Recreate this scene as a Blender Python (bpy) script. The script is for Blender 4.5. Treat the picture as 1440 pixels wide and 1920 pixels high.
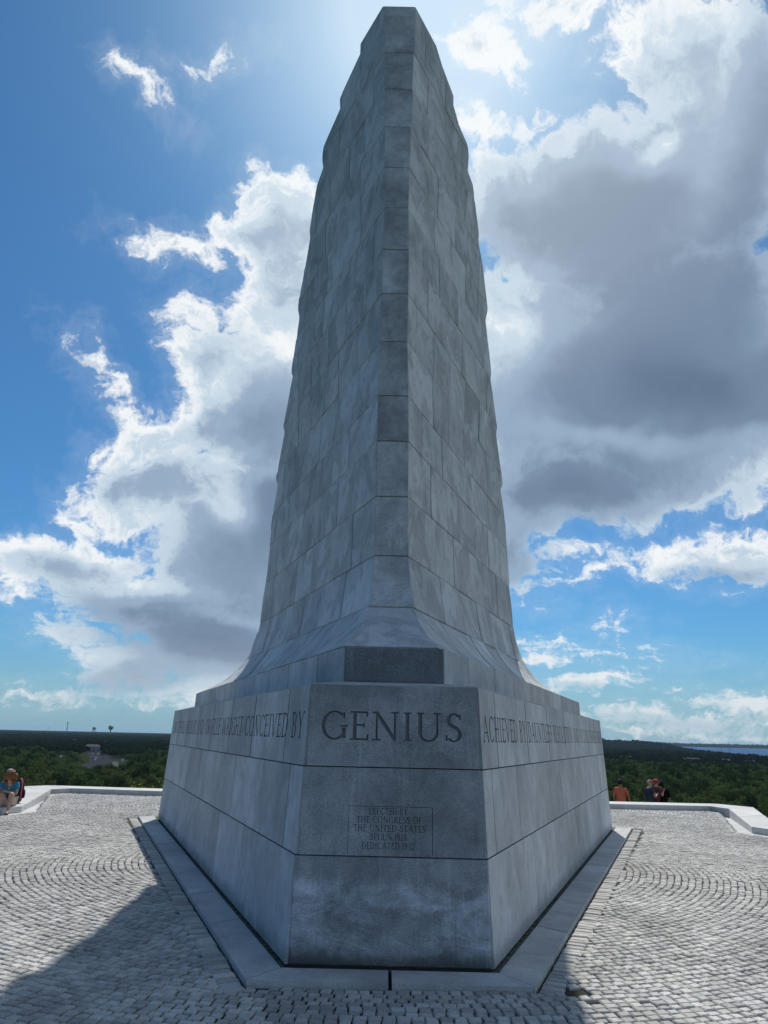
import bpy, math, random
import numpy as np
from mathutils import Vector, Matrix
from mathutils.geometry import delaunay_2d_cdt

R = math.radians
random.seed(7)
rng = np.random.default_rng(11)
scene = bpy.context.scene
for o in list(bpy.data.objects):
    bpy.data.objects.remove(o)
COL = scene.collection

# ------------------------------------------------------------------ camera
CAM = Vector((-0.119, 0.0, 2.1))
cd = bpy.data.cameras.new('camera')
cam = bpy.data.objects.new('camera', cd)
COL.objects.link(cam)
F = Vector((-0.00417, 0.95338, 0.30177)).normalized()
Rt = Vector((0.99973, -0.00268, 0.02226))
Rt = (Rt - F * Rt.dot(F)).normalized()
Up = Rt.cross(F)
cam.matrix_world = Matrix.Translation(CAM) @ Matrix((Rt, Up, -F)).transposed().to_4x4()
cd.sensor_fit = 'VERTICAL'
cd.sensor_height = 36.0
cd.lens = 36.0 * 1331.0 / 1920.0
cd.clip_start = 0.1
cd.clip_end = 60000
scene.camera = cam

# ------------------------------------------------------------------ sun + world
SUN_EL, SUN_AZ = R(53.2), R(4.5)          # azimuth to the right of +Y
sd = bpy.data.lights.new('sun', 'SUN')
sd.energy = 4.1
sd.angle = R(0.55)
sd.color = (1.0, 0.96, 0.89)
sun = bpy.data.objects.new('sun', sd)
COL.objects.link(sun)
SUN = Vector((math.sin(SUN_AZ) * math.cos(SUN_EL), math.cos(SUN_AZ) * math.cos(SUN_EL), math.sin(SUN_EL)))
sun.rotation_euler = SUN.to_track_quat('Z', 'Y').to_euler()
sun.location = (0, 0, 40)

scene.view_settings.view_transform = 'Standard'
scene.view_settings.look = 'None'
scene.view_settings.exposure = 0.0
scene.view_settings.gamma = 1.0
scene.view_settings.use_curve_mapping = False
scene.render.engine = 'CYCLES'
scene.cycles.max_bounces = 5
scene.cycles.diffuse_bounces = 3
scene.cycles.glossy_bounces = 2
scene.render.resolution_x = 768
scene.render.resolution_y = 1024

world = bpy.data.worlds.new('World')
scene.world = world
world.use_nodes = True


class NT:
    """small helper for node trees"""
    def __init__(self, tree):
        self.t = tree
        tree.nodes.clear()

    def n(self, kind, **kw):
        nd = self.t.nodes.new(kind)
        for k, v in kw.items():
            if k == 'i':
                for a, b in v.items():
                    s = nd.inputs[a]
                    if isinstance(b, bpy.types.NodeSocket):
                        self.t.links.new(b, s)
                    else:
                        s.default_value = b
            else:
                setattr(nd, k, v)
        return nd

    def m(self, op, a, b=0.0, c=0.0, clamp=False):
        return self.n('ShaderNodeMath', operation=op, use_clamp=clamp, i={0: a, 1: b, 2: c}).outputs[0]

    def vm(self, op, a, b=(0, 0, 0)):
        nd = self.n('ShaderNodeVectorMath', operation=op, i={0: a, 1: b})
        return nd.outputs['Value'] if op in ('DOT_PRODUCT', 'LENGTH') else nd.outputs[0]

    def ramp(self, v, a, b, lo=0.0, hi=1.0, smooth=True):
        return self.n('ShaderNodeMapRange', interpolation_type='SMOOTHSTEP' if smooth else 'LINEAR',
                      i={'Value': v, 'From Min': a, 'From Max': b, 'To Min': lo, 'To Max': hi}).outputs[0]

    def mix(self, f, a, b, bt='MIX'):
        nd = self.n('ShaderNodeMix', data_type='RGBA', blend_type=bt)
        for s, v in ((nd.inputs['Factor'], f), (nd.inputs['A'], a), (nd.inputs['B'], b)):
            pass
        ins = [s for s in nd.inputs if s.enabled]
        for s, v in zip(ins, (f, a, b)):
            if isinstance(v, bpy.types.NodeSocket):
                self.t.links.new(v, s)
            else:
                s.default_value = v if not (isinstance(v, tuple) and len(v) == 3) else (*v, 1)
        return [s for s in nd.outputs if s.enabled][0]

    def noise(self, vec, scale, detail=4, rough=.5, dist=0.0, col=False, dim='3D'):
        nd = self.n('ShaderNodeTexNoise', noise_dimensions=dim,
                    i={'Vector': vec, 'Scale': scale, 'Detail': detail, 'Roughness': rough, 'Distortion': dist})
        return nd.outputs['Color' if col else 'Fac']


# cloud cells and their grey cores on the sky chart (u, v, radius u, radius v, turn[, weight])
CL= [[-0.1276, 0.4032, 0.0821, 0.0629, -1.3],
[-0.1847, 0.3705, 0.071, 0.0416, 18.7],
[-0.2727, 0.3464, 0.0658, 0.0202, -9.3],
[-0.1349, 0.3182, 0.076, 0.0624, -1.3],
[-0.1783, 0.2532, 0.0651, 0.0568, -1.3],
[-0.2604, 0.2563, 0.0423, 0.0295, -31.3],
[-0.2431, 0.1931, 0.0572, 0.0648, -1.3],
[-0.1632, 0.1378, 0.1102, 0.1104, -1.3],
[-0.2429, 0.1131, 0.079, 0.0514, -1.3],
[-0.3788, 0.1542, 0.0189, 0.057, 18.7],
[-0.3241, 0.0882, 0.0765, 0.0437, -1.3],
[-0.2987, 0.0157, 0.1268, 0.0662, -1.3],
[-0.1895, -0.0412, 0.1391, 0.1414, -1.3],
[-0.4125, -0.0793, 0.1125, 0.0416, -1.3],
[-0.4772, -0.0811, 0.0507, 0.041, -1.3],
[-0.3081, -0.1381, 0.1395, 0.0507, -16.3],
[-0.4083, -0.1733, 0.056, 0.0226, -21.3],
[-0.2349, -0.196, 0.1215, 0.0505, -1.3],
[-0.3386, -0.2201, 0.0751, 0.0353, -1.3],
[-0.2815, -0.2526, 0.1047, 0.0155, -1.3],
[-0.2436, 0.5736, 0.0412, 0.0127, 18.7],
[-0.3209, 0.5365, 0.0313, 0.013, -31.3],
[-0.4144, 0.2133, 0.0066, 0.0195, 28.7],
[-0.4144, -0.0124, 0.0397, 0.0187, 8.7],
[-0.2037, -0.2533, 0.0861, 0.0426, -1.3],
[-0.4218, -0.1661, 0.0458, 0.024, -21.3],
[-0.3532, -0.2023, 0.0611, 0.0283, -11.3],
[-0.3704, -0.251, 0.1605, 0.0111, -1.3],
[0.3309, -0.2823, 0.0814, 0.0069, -1.3],
[0.4296, -0.2794, 0.1027, 0.0081, -1.3],
[0.1059, 0.6017, 0.0507, 0.0484, -1.3],
[0.1372, 0.5868, 0.0351, 0.0317, -1.3],
[0.1045, 0.5038, 0.0418, 0.0223, -1.3],
[0.163, 0.5091, 0.0516, 0.0209, 8.7],
[0.2325, 0.4905, 0.0372, 0.0186, -1.3],
[0.2148, 0.6454, 0.0974, 0.0228, -1.3],
[0.3572, 0.5895, 0.0935, 0.0734, -1.3],
[0.408, 0.4816, 0.1341, 0.1585, -1.3],
[0.3106, 0.4001, 0.194, 0.1305, -1.3],
[0.179, 0.4235, 0.1188, 0.0717, -1.3],
[0.372, 0.1946, 0.2204, 0.1834, -1.3],
[0.1979, 0.1958, 0.1442, 0.1663, -1.3],
[0.2676, 0.0427, 0.1633, 0.0699, 6.7],
[0.4294, 0.095, 0.1428, 0.0427, 8.7],
[0.183, -0.0518, 0.0548, 0.0461, -1.3],
[0.4394, -0.0547, 0.097, 0.0299, -1.3],
[0.4838, -0.0354, 0.0627, 0.0352, -1.3],
[0.3735, -0.0657, 0.0371, 0.0173, -1.3],
[0.2735, -0.0859, 0.034, 0.0102, 33.7],
[0.2624, -0.0532, 0.0534, 0.0118, 3.7],
[0.1946, -0.0981, 0.0233, 0.0089, -1.3],
[0.2632, -0.1794, 0.0848, 0.0086, -1.3],
[0.2169, -0.1973, 0.0345, 0.0144, -1.3],
[0.2874, -0.2224, 0.0593, 0.0142, 6.7],
[0.2346, -0.2272, 0.0285, 0.01, -1.3],
[0.2983, -0.1518, 0.0154, 0.0043, -1.3],
[0.3731, -0.1927, 0.0121, 0.0035, -1.3],
[0.401, -0.223, 0.0131, 0.0055, -1.3],
[0.3913, -0.2642, 0.1316, 0.0151, -1.3],
[0.475, -0.2419, 0.0687, 0.0176, -1.3],
[0.4886, 0.0388, 0.0437, 0.0099, 8.7]]
DK= [[-0.1384, 0.3659, 0.0431, 0.0304, -1.3, 0.35],
[-0.163, 0.1231, 0.0809, 0.0443, -1.3, 0.35],
[-0.1392, 0.0195, 0.0593, 0.0598, -1.3, 0.6],
[-0.2108, -0.0639, 0.109, 0.0667, -1.3, 0.5],
[-0.2641, -0.1815, 0.1558, 0.0433, -9.3, 0.75],
[-0.3377, -0.2342, 0.0886, 0.0239, -1.3, 0.6],
[-0.1856, -0.1668, 0.1092, 0.0584, -1.3, 0.45],
[-0.4319, -0.0866, 0.0719, 0.0171, -1.3, 0.35],
[-0.3131, 0.0374, 0.077, 0.0293, -1.3, 0.3],
[-0.2571, 0.0979, 0.0429, 0.022, -1.3, 0.15],
[-0.3772, -0.1273, 0.0809, 0.0215, -11.3, 0.4],
[0.4005, 0.2632, 0.1564, 0.0823, -1.3, 0.42],
[0.326, 0.1667, 0.1922, 0.0788, -1.3, 0.75],
[0.2254, 0.0123, 0.1227, 0.0445, -1.3, 0.7],
[0.2954, 0.0578, 0.1822, 0.0439, -1.3, 0.6],
[0.4589, 0.1512, 0.1141, 0.049, -1.3, 0.5],
[0.4592, 0.4832, 0.0422, 0.199, -1.3, 0.4],
[0.1888, 0.3772, 0.1197, 0.0737, -1.3, 0.3],
[0.1868, -0.0628, 0.0511, 0.0371, -1.3, 0.6],
[0.3466, 0.3659, 0.1521, 0.0926, -1.3, 0.35],
[0.4588, -0.0717, 0.0829, 0.0156, -1.3, 0.4],
[0.2961, 0.4136, 0.0806, 0.0389, -1.3, 0.2],
[0.2769, -0.23, 0.049, 0.0071, -1.3, 0.2],
[0.4107, -0.2695, 0.13, 0.0095, -1.3, 0.3],
[0.342, 0.1127, 0.1298, 0.0159, -1.3, -0.28],
[0.1599, 0.2389, 0.0435, 0.0787, -1.3, -0.12],
[0.1974, 0.3502, 0.0494, 0.034, 18.7, -0.2],
[0.3203, 0.4722, 0.0328, 0.0212, 43.7, -0.35],
[-0.2125, 0.0067, 0.0437, 0.0297, -1.3, -0.35],
[-0.2079, -0.1523, 0.0652, 0.0102, -1.3, -0.25],
[0.2581, 0.602, 0.0389, 0.0565, -1.3, -0.15],
[0.3066, 0.4449, 0.1261, 0.0698, -1.3, 0.08],
[0.3483, 0.346, 0.199, 0.2004, -1.3, 0.2],
[-0.1839, 0.0409, 0.088, 0.1787, -1.3, 0.14],
[0.3718, 0.5489, 0.0876, 0.0933, -1.3, 0.18],
[0.152, 0.4043, 0.0778, 0.0595, -1.3, 0.25],
[-0.1276, 0.2905, 0.051, 0.0421, -1.3, 0.25],
[-0.2216, 0.2228, 0.043, 0.0429, -1.3, 0.1]]


def build_sky():
    N = NT(world.node_tree)
    d = N.n('ShaderNodeTexCoord').outputs['Generated']
    sky = N.n('ShaderNodeTexSky', sky_type='NISHITA', sun_disc=False, sun_elevation=SUN_EL, sun_rotation=SUN_AZ,
              altitude=30.0, air_density=1.0, dust_density=0.7, ozone_density=2.2)
    p = SKY_P
    # stereographic sky chart about a fixed compass direction: the whole sphere has coordinates
    fs, rs, us = (0, math.cos(p), math.sin(p)), (1, 0, 0), (0, -math.sin(p), math.cos(p))
    k = N.m('DIVIDE', 2.0, N.m('MAXIMUM', N.m('ADD', 1.0, N.vm('DOT_PRODUCT', d, fs)), .02))
    u = N.m('MULTIPLY', k, N.vm('DOT_PRODUCT', d, rs))
    v = N.m('MULTIPLY', k, N.vm('DOT_PRODUCT', d, us))
    uv0 = N.n('ShaderNodeCombineXYZ', i={0: u, 1: v}).outputs[0]
    # two scales of turbulence push the cloud outlines about
    w1 = N.vm('SCALE', N.vm('SUBTRACT', N.noise(uv0, 7.0, 3, .5, col=True), (.5, .5, .5)))
    w1.node.inputs['Scale'].default_value = 0.10
    zc = N.n('ShaderNodeSeparateXYZ', i={0: d}).outputs[2]
    N.t.links.new(N.ramp(zc, .03, .28, .022, .10), w1.node.inputs['Scale'])
    w2 = N.vm('SCALE', N.vm('SUBTRACT', N.noise(uv0, 26.0, 3, .6, col=True), (.5, .5, .5)))
    w2.node.inputs['Scale'].default_value = 0.045
    uv = N.vm('ADD', uv0, N.vm('ADD', w1, w2))
    # x, y carry the chart position, z the running field (keeps the shader's stack short)
    st = N.vm('MULTIPLY_ADD', uv, (1, 1, 0))
    st.node.inputs[2].default_value = (0, 0, -.5)
    for (cx, cy, rx, ry, rot) in CL:
        mp = N.n('ShaderNodeMapping', vector_type='TEXTURE',
                 i={'Vector': st, 'Location': (cx, cy, 0), 'Rotation': (0, 0, R(rot)), 'Scale': (rx, ry, 1e5)}).outputs[0]
        q = N.m('MULTIPLY_ADD', N.vm('LENGTH', mp), -min(rx, ry), min(rx, ry))
        st = N.vm('MAXIMUM', st, N.n('ShaderNodeCombineXYZ', i={0: -9.0, 1: -9.0, 2: q}).outputs[0])
    fld = N.n('ShaderNodeSeparateXYZ', i={0: st}).outputs[2]
    # beyond the part of the sky in view, the same kind of broken cumulus is added, thicker to the right to tint the shade
    gen = N.m('MULTIPLY', N.m('SUBTRACT', N.m('MULTIPLY_ADD', N.ramp(u, -1.5, 2.0, -.09, .12, False), 1.0, N.noise(uv, 2.1, 3, .5)), .565), .9)
    r = N.vm('LENGTH', N.vm('MULTIPLY', uv0, (1.25, .9, 0)))
    outm = N.ramp(r, .62, .80)
    gen = N.m('MULTIPLY_ADD', N.m('SUBTRACT', 1.0, outm), -.5, gen)
    fld = N.m('MAXIMUM', fld, gen)
    # towards the horizon the clouds are seen edge on: flatter and calmer
    flat = N.n('ShaderNodeCombineXYZ', i={0: 1.0, 1: N.ramp(zc, .02, .24, 3.2, 1.0), 2: 1.0}).outputs[0]
    fb = N.m('MULTIPLY', N.m('SUBTRACT', N.noise(N.vm('MULTIPLY', uv, flat), 17.0, 7, .62), .5), N.ramp(zc, .02, .24, .45, 1.0))
    fb2 = N.m('SUBTRACT', N.noise(uv, 60.0, 4, .65), .5)
    f = N.m('ADD', fld, N.m('MULTIPLY_ADD', fb, .085, N.m('MULTIPLY', fb2, .034)))
    alpha = N.ramp(f, -.006, .016)
    # thin veil round the clouds
    veil = N.ramp(f, -.03, .008, 0, .11)
    alpha = N.m('MAXIMUM', alpha, veil)
    # how deep inside a cloud: the thin rims glow, the thick cores are grey from below
    st = N.vm('MULTIPLY', N.vm('ADD', uv0, w1), (1, 1, 0))
    for (cx, cy, rx, ry, rot, wt) in DK:
        mp = N.n('ShaderNodeMapping', vector_type='TEXTURE',
                 i={'Vector': st, 'Location': (cx, cy, 0), 'Rotation': (0, 0, R(rot)), 'Scale': (rx * 1.6, ry * 1.6, 1e5)}).outputs[0]
        q = N.ramp(N.vm('LENGTH', mp), 1.0, 0.0, 0.0, wt)
        st = N.vm('ADD', st, N.n('ShaderNodeCombineXYZ', i={0: 0.0, 1: 0.0, 2: q}).outputs[0])
    dark = N.n('ShaderNodeSeparateXYZ', i={0: st}).outputs[2]
    depth = N.ramp(f, .002, .07, 0, .30)
    gdk = N.m('MULTIPLY', N.ramp(gen, .0, .2), .6)
    tex = N.m('MULTIPLY', N.m('SUBTRACT', N.noise(uv, 6.5, 7, .6), .5), 1.45)
    tex2 = N.m('MULTIPLY', N.m('SUBTRACT', N.noise(uv, 34.0, 4, .62), .5), .45)
    dk = N.m('ADD', N.m('ADD', dark, depth), N.m('ADD', gdk, 0))
    inner = N.ramp(f, .0, .05)
    dk = N.m('MULTIPLY_ADD', N.m('MULTIPLY', N.m('ADD', tex, tex2), inner), N.ramp(dk, .0, .8, 1.0, .30), dk)
    dk = N.m('DIVIDE', N.m('MULTIPLY', dk, 1.28), N.m('MULTIPLY_ADD', N.m('MAXIMUM', dk, 0.0), .72, 1.0))
    cr = N.n('ShaderNodeValToRGB')
    cr.color_ramp.interpolation = 'EASE'
    e = cr.color_ramp.elements
    e[0].position, e[0].color = 0.0, (.90, .93, .95, 1)
    e[1].position, e[1].color = 1.0, (.11, .16, .25, 1)
    for pos, c in ((.25, (.55, .67, .78, 1)), (.5, (.31, .42, .56, 1)), (.75, (.18, .255, .37, 1))):
        x = e.new(pos)
        x.color = c
    N.t.links.new(N.m('MAXIMUM', dk, 0.0), cr.inputs[0])
    # near the sun every thin cloud is brighter
    sdot = N.vm('DOT_PRODUCT', d, tuple(SUN))
    glow = N.ramp(sdot, .86, .998, 0, 1)
    ccol = N.mix(N.m('MULTIPLY', glow, .16), cr.outputs[0], (1.1, 1.16, 1.2))
    z = N.n('ShaderNodeSeparateXYZ', i={0: d}).outputs[2]
    # milky air low over the horizon
    hz = N.ramp(z, .0, .15, 1, 0)
    S = 0.1
    skyc = N.mix(1.0, sky.outputs[0], SKY_TINT, 'MULTIPLY')
    halo = N.m('ADD', N.m('POWER', N.m('MAXIMUM', sdot, 0.0), 46.0), N.m('POWER', N.m('MAXIMUM', sdot, 0.0), 260.0), clamp=True)
    skyc = N.mix(N.m('MULTIPLY', halo, .6), skyc, (8.6, 9.4, 10.0))
    skyc = N.mix(N.m('MULTIPLY', hz, .55), skyc, (2.9, 4.5, 5.9))
    ccol = N.mix(N.m('MULTIPLY', hz, .55), ccol, (.50, .60, .66))
    ccs = N.vm('SCALE', ccol)
    ccs.node.inputs['Scale'].default_value = 1 / S
    allc = N.mix(alpha, skyc, ccs)
    low = N.ramp(z, -.02, .0, 0, 1)
    allc = N.mix(low, (.7, 1.0, 1.1), allc)
    bg = N.n('ShaderNodeBackground', i={'Color': allc, 'Strength': S})
    out = N.n('ShaderNodeOutputWorld')
    N.t.links.new(bg.outputs[0], out.inputs[0])
    world.cycles.sampling_method = 'NONE'
    world.cycles.sample_map_resolution = 512


SKY_P = R(17.564)
SKY_TINT = (.29, .63, .88)

# rows of the tower: height, y of the prow, its left and right edge, plan angle of the flanks, length of left and right flank
TW=[(3.081,8.2,-0.558,0.529,22,6.6,5.055),
(3.27,8.52,-0.46,0.393,22,6.65,5.75),
(3.473,8.8,-0.38,0.313,22,6.88,6.145),
(3.686,9.03,-0.322,0.247,22,7.045,6.54),
(3.847,9.15,-0.315,0.231,22,7.11,6.66),
(4.047,9.26,-0.301,0.216,22,7.12,6.78),
(4.248,9.35,-0.293,0.203,22,7.005,6.74),
(4.458,9.42,-0.28,0.188,22,6.99,6.745),
(4.56,9.44,-0.28,0.188,22,6.98,6.73),
(4.662,9.461,-0.281,0.187,22,6.97,6.72),
(4.763,9.481,-0.281,0.187,22,6.955,6.71),
(4.865,9.501,-0.281,0.187,22,6.945,6.7),
(4.967,9.522,-0.282,0.186,22,6.935,6.69),
(5.069,9.542,-0.282,0.186,22,6.925,6.68),
(5.171,9.563,-0.283,0.185,22,6.91,6.67),
(5.272,9.583,-0.283,0.185,22,6.9,6.66),
(5.374,9.603,-0.283,0.184,22,6.89,6.66),
(5.479,9.624,-0.284,0.185,22,6.875,6.71),
(5.583,9.645,-0.285,0.185,22,6.845,6.73),
(5.687,9.666,-0.285,0.185,22,6.84,6.725),
(5.792,9.687,-0.286,0.185,22,6.84,6.72),
(5.896,9.708,-0.287,0.185,22,6.835,6.715),
(6,9.729,-0.288,0.186,22,6.83,6.71),
(6.105,9.749,-0.288,0.186,22,6.825,6.705),
(6.209,9.77,-0.289,0.186,22,6.825,6.695),
(6.314,9.791,-0.29,0.186,22,6.82,6.69),
(6.406,9.81,-0.291,0.185,22,6.81,6.695),
(6.499,9.828,-0.293,0.184,22,6.805,6.695),
(6.592,9.847,-0.294,0.183,22,6.795,6.695),
(6.684,9.865,-0.296,0.182,22,6.79,6.695),
(6.777,9.884,-0.297,0.181,22,6.945,6.745),
(6.869,9.902,-0.299,0.18,22,6.865,6.8),
(6.962,9.921,-0.3,0.179,22,6.835,6.8),
(7.055,9.939,-0.302,0.178,22,6.81,6.765),
(7.147,9.958,-0.303,0.177,22,6.78,6.73),
(7.268,9.982,-0.3,0.175,22.056,6.735,6.655),
(7.388,10.006,-0.298,0.172,22.111,6.69,6.58),
(7.509,10.03,-0.295,0.17,22.167,6.65,6.505),
(7.629,10.054,-0.292,0.167,22.222,6.605,6.43),
(7.75,10.078,-0.29,0.165,22.278,6.56,6.355),
(7.87,10.103,-0.287,0.162,22.333,6.55,6.45),
(7.991,10.127,-0.284,0.16,22.389,6.69,6.6),
(8.111,10.151,-0.281,0.157,22.444,6.74,6.595),
(8.232,10.175,-0.279,0.155,22.5,6.69,6.53),
(8.349,10.198,-0.28,0.156,22.611,6.58,6.42),
(8.466,10.222,-0.28,0.158,22.722,6.475,6.31),
(8.583,10.245,-0.281,0.159,22.833,6.37,6.205),
(8.7,10.268,-0.282,0.16,22.944,6.265,6.1),
(8.817,10.292,-0.282,0.161,23.056,6.165,6),
(8.934,10.315,-0.283,0.162,23.167,6.065,5.9),
(9.052,10.339,-0.284,0.164,23.278,5.97,5.805),
(9.169,10.362,-0.285,0.165,23.389,5.99,5.805),
(9.286,10.386,-0.285,0.166,23.5,6.07,5.855),
(9.403,10.409,-0.287,0.166,23.611,5.96,5.77),
(9.52,10.432,-0.289,0.167,23.722,5.86,5.685),
(9.637,10.456,-0.29,0.167,23.833,5.765,5.6),
(9.753,10.479,-0.292,0.167,23.944,5.67,5.515),
(9.87,10.503,-0.293,0.167,24.056,5.575,5.435),
(9.987,10.526,-0.295,0.168,24.167,5.485,5.355),
(10.104,10.549,-0.297,0.168,24.278,5.395,5.275),
(10.221,10.573,-0.298,0.168,24.389,5.305,5.2),
(10.338,10.596,-0.3,0.168,24.5,5.225,5.125),
(10.458,10.62,-0.299,0.167,24.556,5.305,5.18),
(10.579,10.644,-0.297,0.166,24.611,5.37,5.225),
(10.699,10.668,-0.296,0.165,24.667,5.34,5.19),
(10.819,10.692,-0.295,0.164,24.722,5.305,5.15),
(10.939,10.716,-0.294,0.163,24.778,5.27,5.115),
(11.059,10.74,-0.293,0.162,24.833,5.235,5.08),
(11.18,10.764,-0.292,0.161,24.889,5.2,5.045),
(11.3,10.788,-0.291,0.16,24.944,5.17,5.005),
(11.42,10.812,-0.289,0.159,25,5.135,4.97),
(11.547,10.838,-0.292,0.16,25.056,5.085,4.925),
(11.675,10.863,-0.295,0.162,25.111,5.035,4.88),
(11.802,10.889,-0.297,0.164,25.167,4.985,4.835),
(11.929,10.914,-0.3,0.165,25.222,4.935,4.785),
(12.057,10.94,-0.303,0.167,25.278,4.95,4.83),
(12.184,10.965,-0.306,0.168,25.333,5,4.885),
(12.311,10.991,-0.308,0.17,25.389,5.05,4.935),
(12.438,11.016,-0.311,0.171,25.444,5.08,4.98),
(12.566,11.042,-0.314,0.173,25.5,5.03,4.935),
(12.705,11.069,-0.316,0.175,25.611,4.945,4.865),
(12.843,11.097,-0.319,0.177,25.722,4.855,4.795),
(12.982,11.125,-0.322,0.179,25.833,4.77,4.725),
(13.121,11.153,-0.325,0.181,25.944,4.685,4.66),
(13.26,11.18,-0.328,0.183,26.056,4.6,4.595),
(13.398,11.208,-0.331,0.185,26.167,4.52,4.53),
(13.537,11.236,-0.334,0.188,26.278,4.44,4.455),
(13.676,11.264,-0.337,0.19,26.389,4.37,4.36),
(13.815,11.291,-0.34,0.192,26.5,4.3,4.27),
(13.956,11.32,-0.342,0.195,26.667,4.22,4.155),
(14.097,11.348,-0.345,0.199,26.833,4.14,4.065),
(14.239,11.376,-0.347,0.202,27,4.16,4.08),
(14.38,11.404,-0.349,0.205,27.167,4.165,4.03),
(14.522,11.433,-0.352,0.209,27.333,4.095,3.95),
(14.663,11.461,-0.354,0.212,27.5,4.03,3.87),
(14.805,11.489,-0.356,0.215,27.667,3.965,3.795),
(14.946,11.518,-0.359,0.219,27.833,3.905,3.725),
(15.087,11.546,-0.361,0.222,28,3.835,3.65),
(15.235,11.575,-0.365,0.226,28.111,3.77,3.59),
(15.383,11.605,-0.368,0.229,28.222,3.71,3.53),
(15.53,11.634,-0.372,0.233,28.333,3.645,3.47),
(15.678,11.664,-0.376,0.237,28.444,3.445,3.12),
(15.825,11.693,-0.38,0.24,28.556,3.24,3.125),
(15.973,11.723,-0.383,0.244,28.667,3.265,3.125),
(16.12,11.752,-0.387,0.248,28.778,3.29,3.13),
(16.268,11.782,-0.391,0.251,28.889,3.295,3.135),
(16.415,11.812,-0.395,0.255,29,3.285,3.105),
(16.624,11.853,-0.402,0.258,29.111,3.245,3.045),
(16.833,11.895,-0.41,0.26,29.222,2.735,2.33),
(17.042,11.937,-0.418,0.263,29.333,2.225,2.125),
(17.25,11.978,-0.426,0.266,29.444,2.24,2.15),
(17.459,12.02,-0.434,0.268,29.556,2.24,2.15),
(17.668,12.062,-0.442,0.271,29.667,1.865,2.14),
(17.876,12.104,-0.449,0.274,29.778,1.135,1.555),
(18.085,12.145,-0.457,0.276,29.889,1.105,1.11),
(18.294,12.187,-0.465,0.279,30,1.1,1.11)]
CIDX=[3, 7, 16, 25, 34, 43, 52, 61, 70, 79, 88, 97, 106, 115]


# ------------------------------------------------------------------ materials
MATS = {}


def mat(name):
    m = bpy.data.materials.new(name)
    m.use_nodes = True
    MATS[name] = m
    return m, NT(m.node_tree)


def finish(N, color, rough=.8, bump=None, bstr=.3, bdist=.01, spec=.3, metal=0.0, extra=None):
    b = N.n('ShaderNodeBsdfPrincipled', i={'Roughness': rough, 'Metallic': metal, 'Specular IOR Level': spec})
    if isinstance(color, bpy.types.NodeSocket):
        N.t.links.new(color, b.inputs['Base Color'])
    else:
        b.inputs['Base Color'].default_value = (*color, 1)
    if bump is not None:
        bn = N.n('ShaderNodeBump', i={'Strength': bstr, 'Distance': bdist, 'Height': bump})
        N.t.links.new(bn.outputs[0], b.inputs['Normal'])
    sh = b.outputs[0]
    if extra:
        sh = extra(sh)
    o = N.n('ShaderNodeOutputMaterial')
    N.t.links.new(sh, o.inputs[0])


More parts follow.
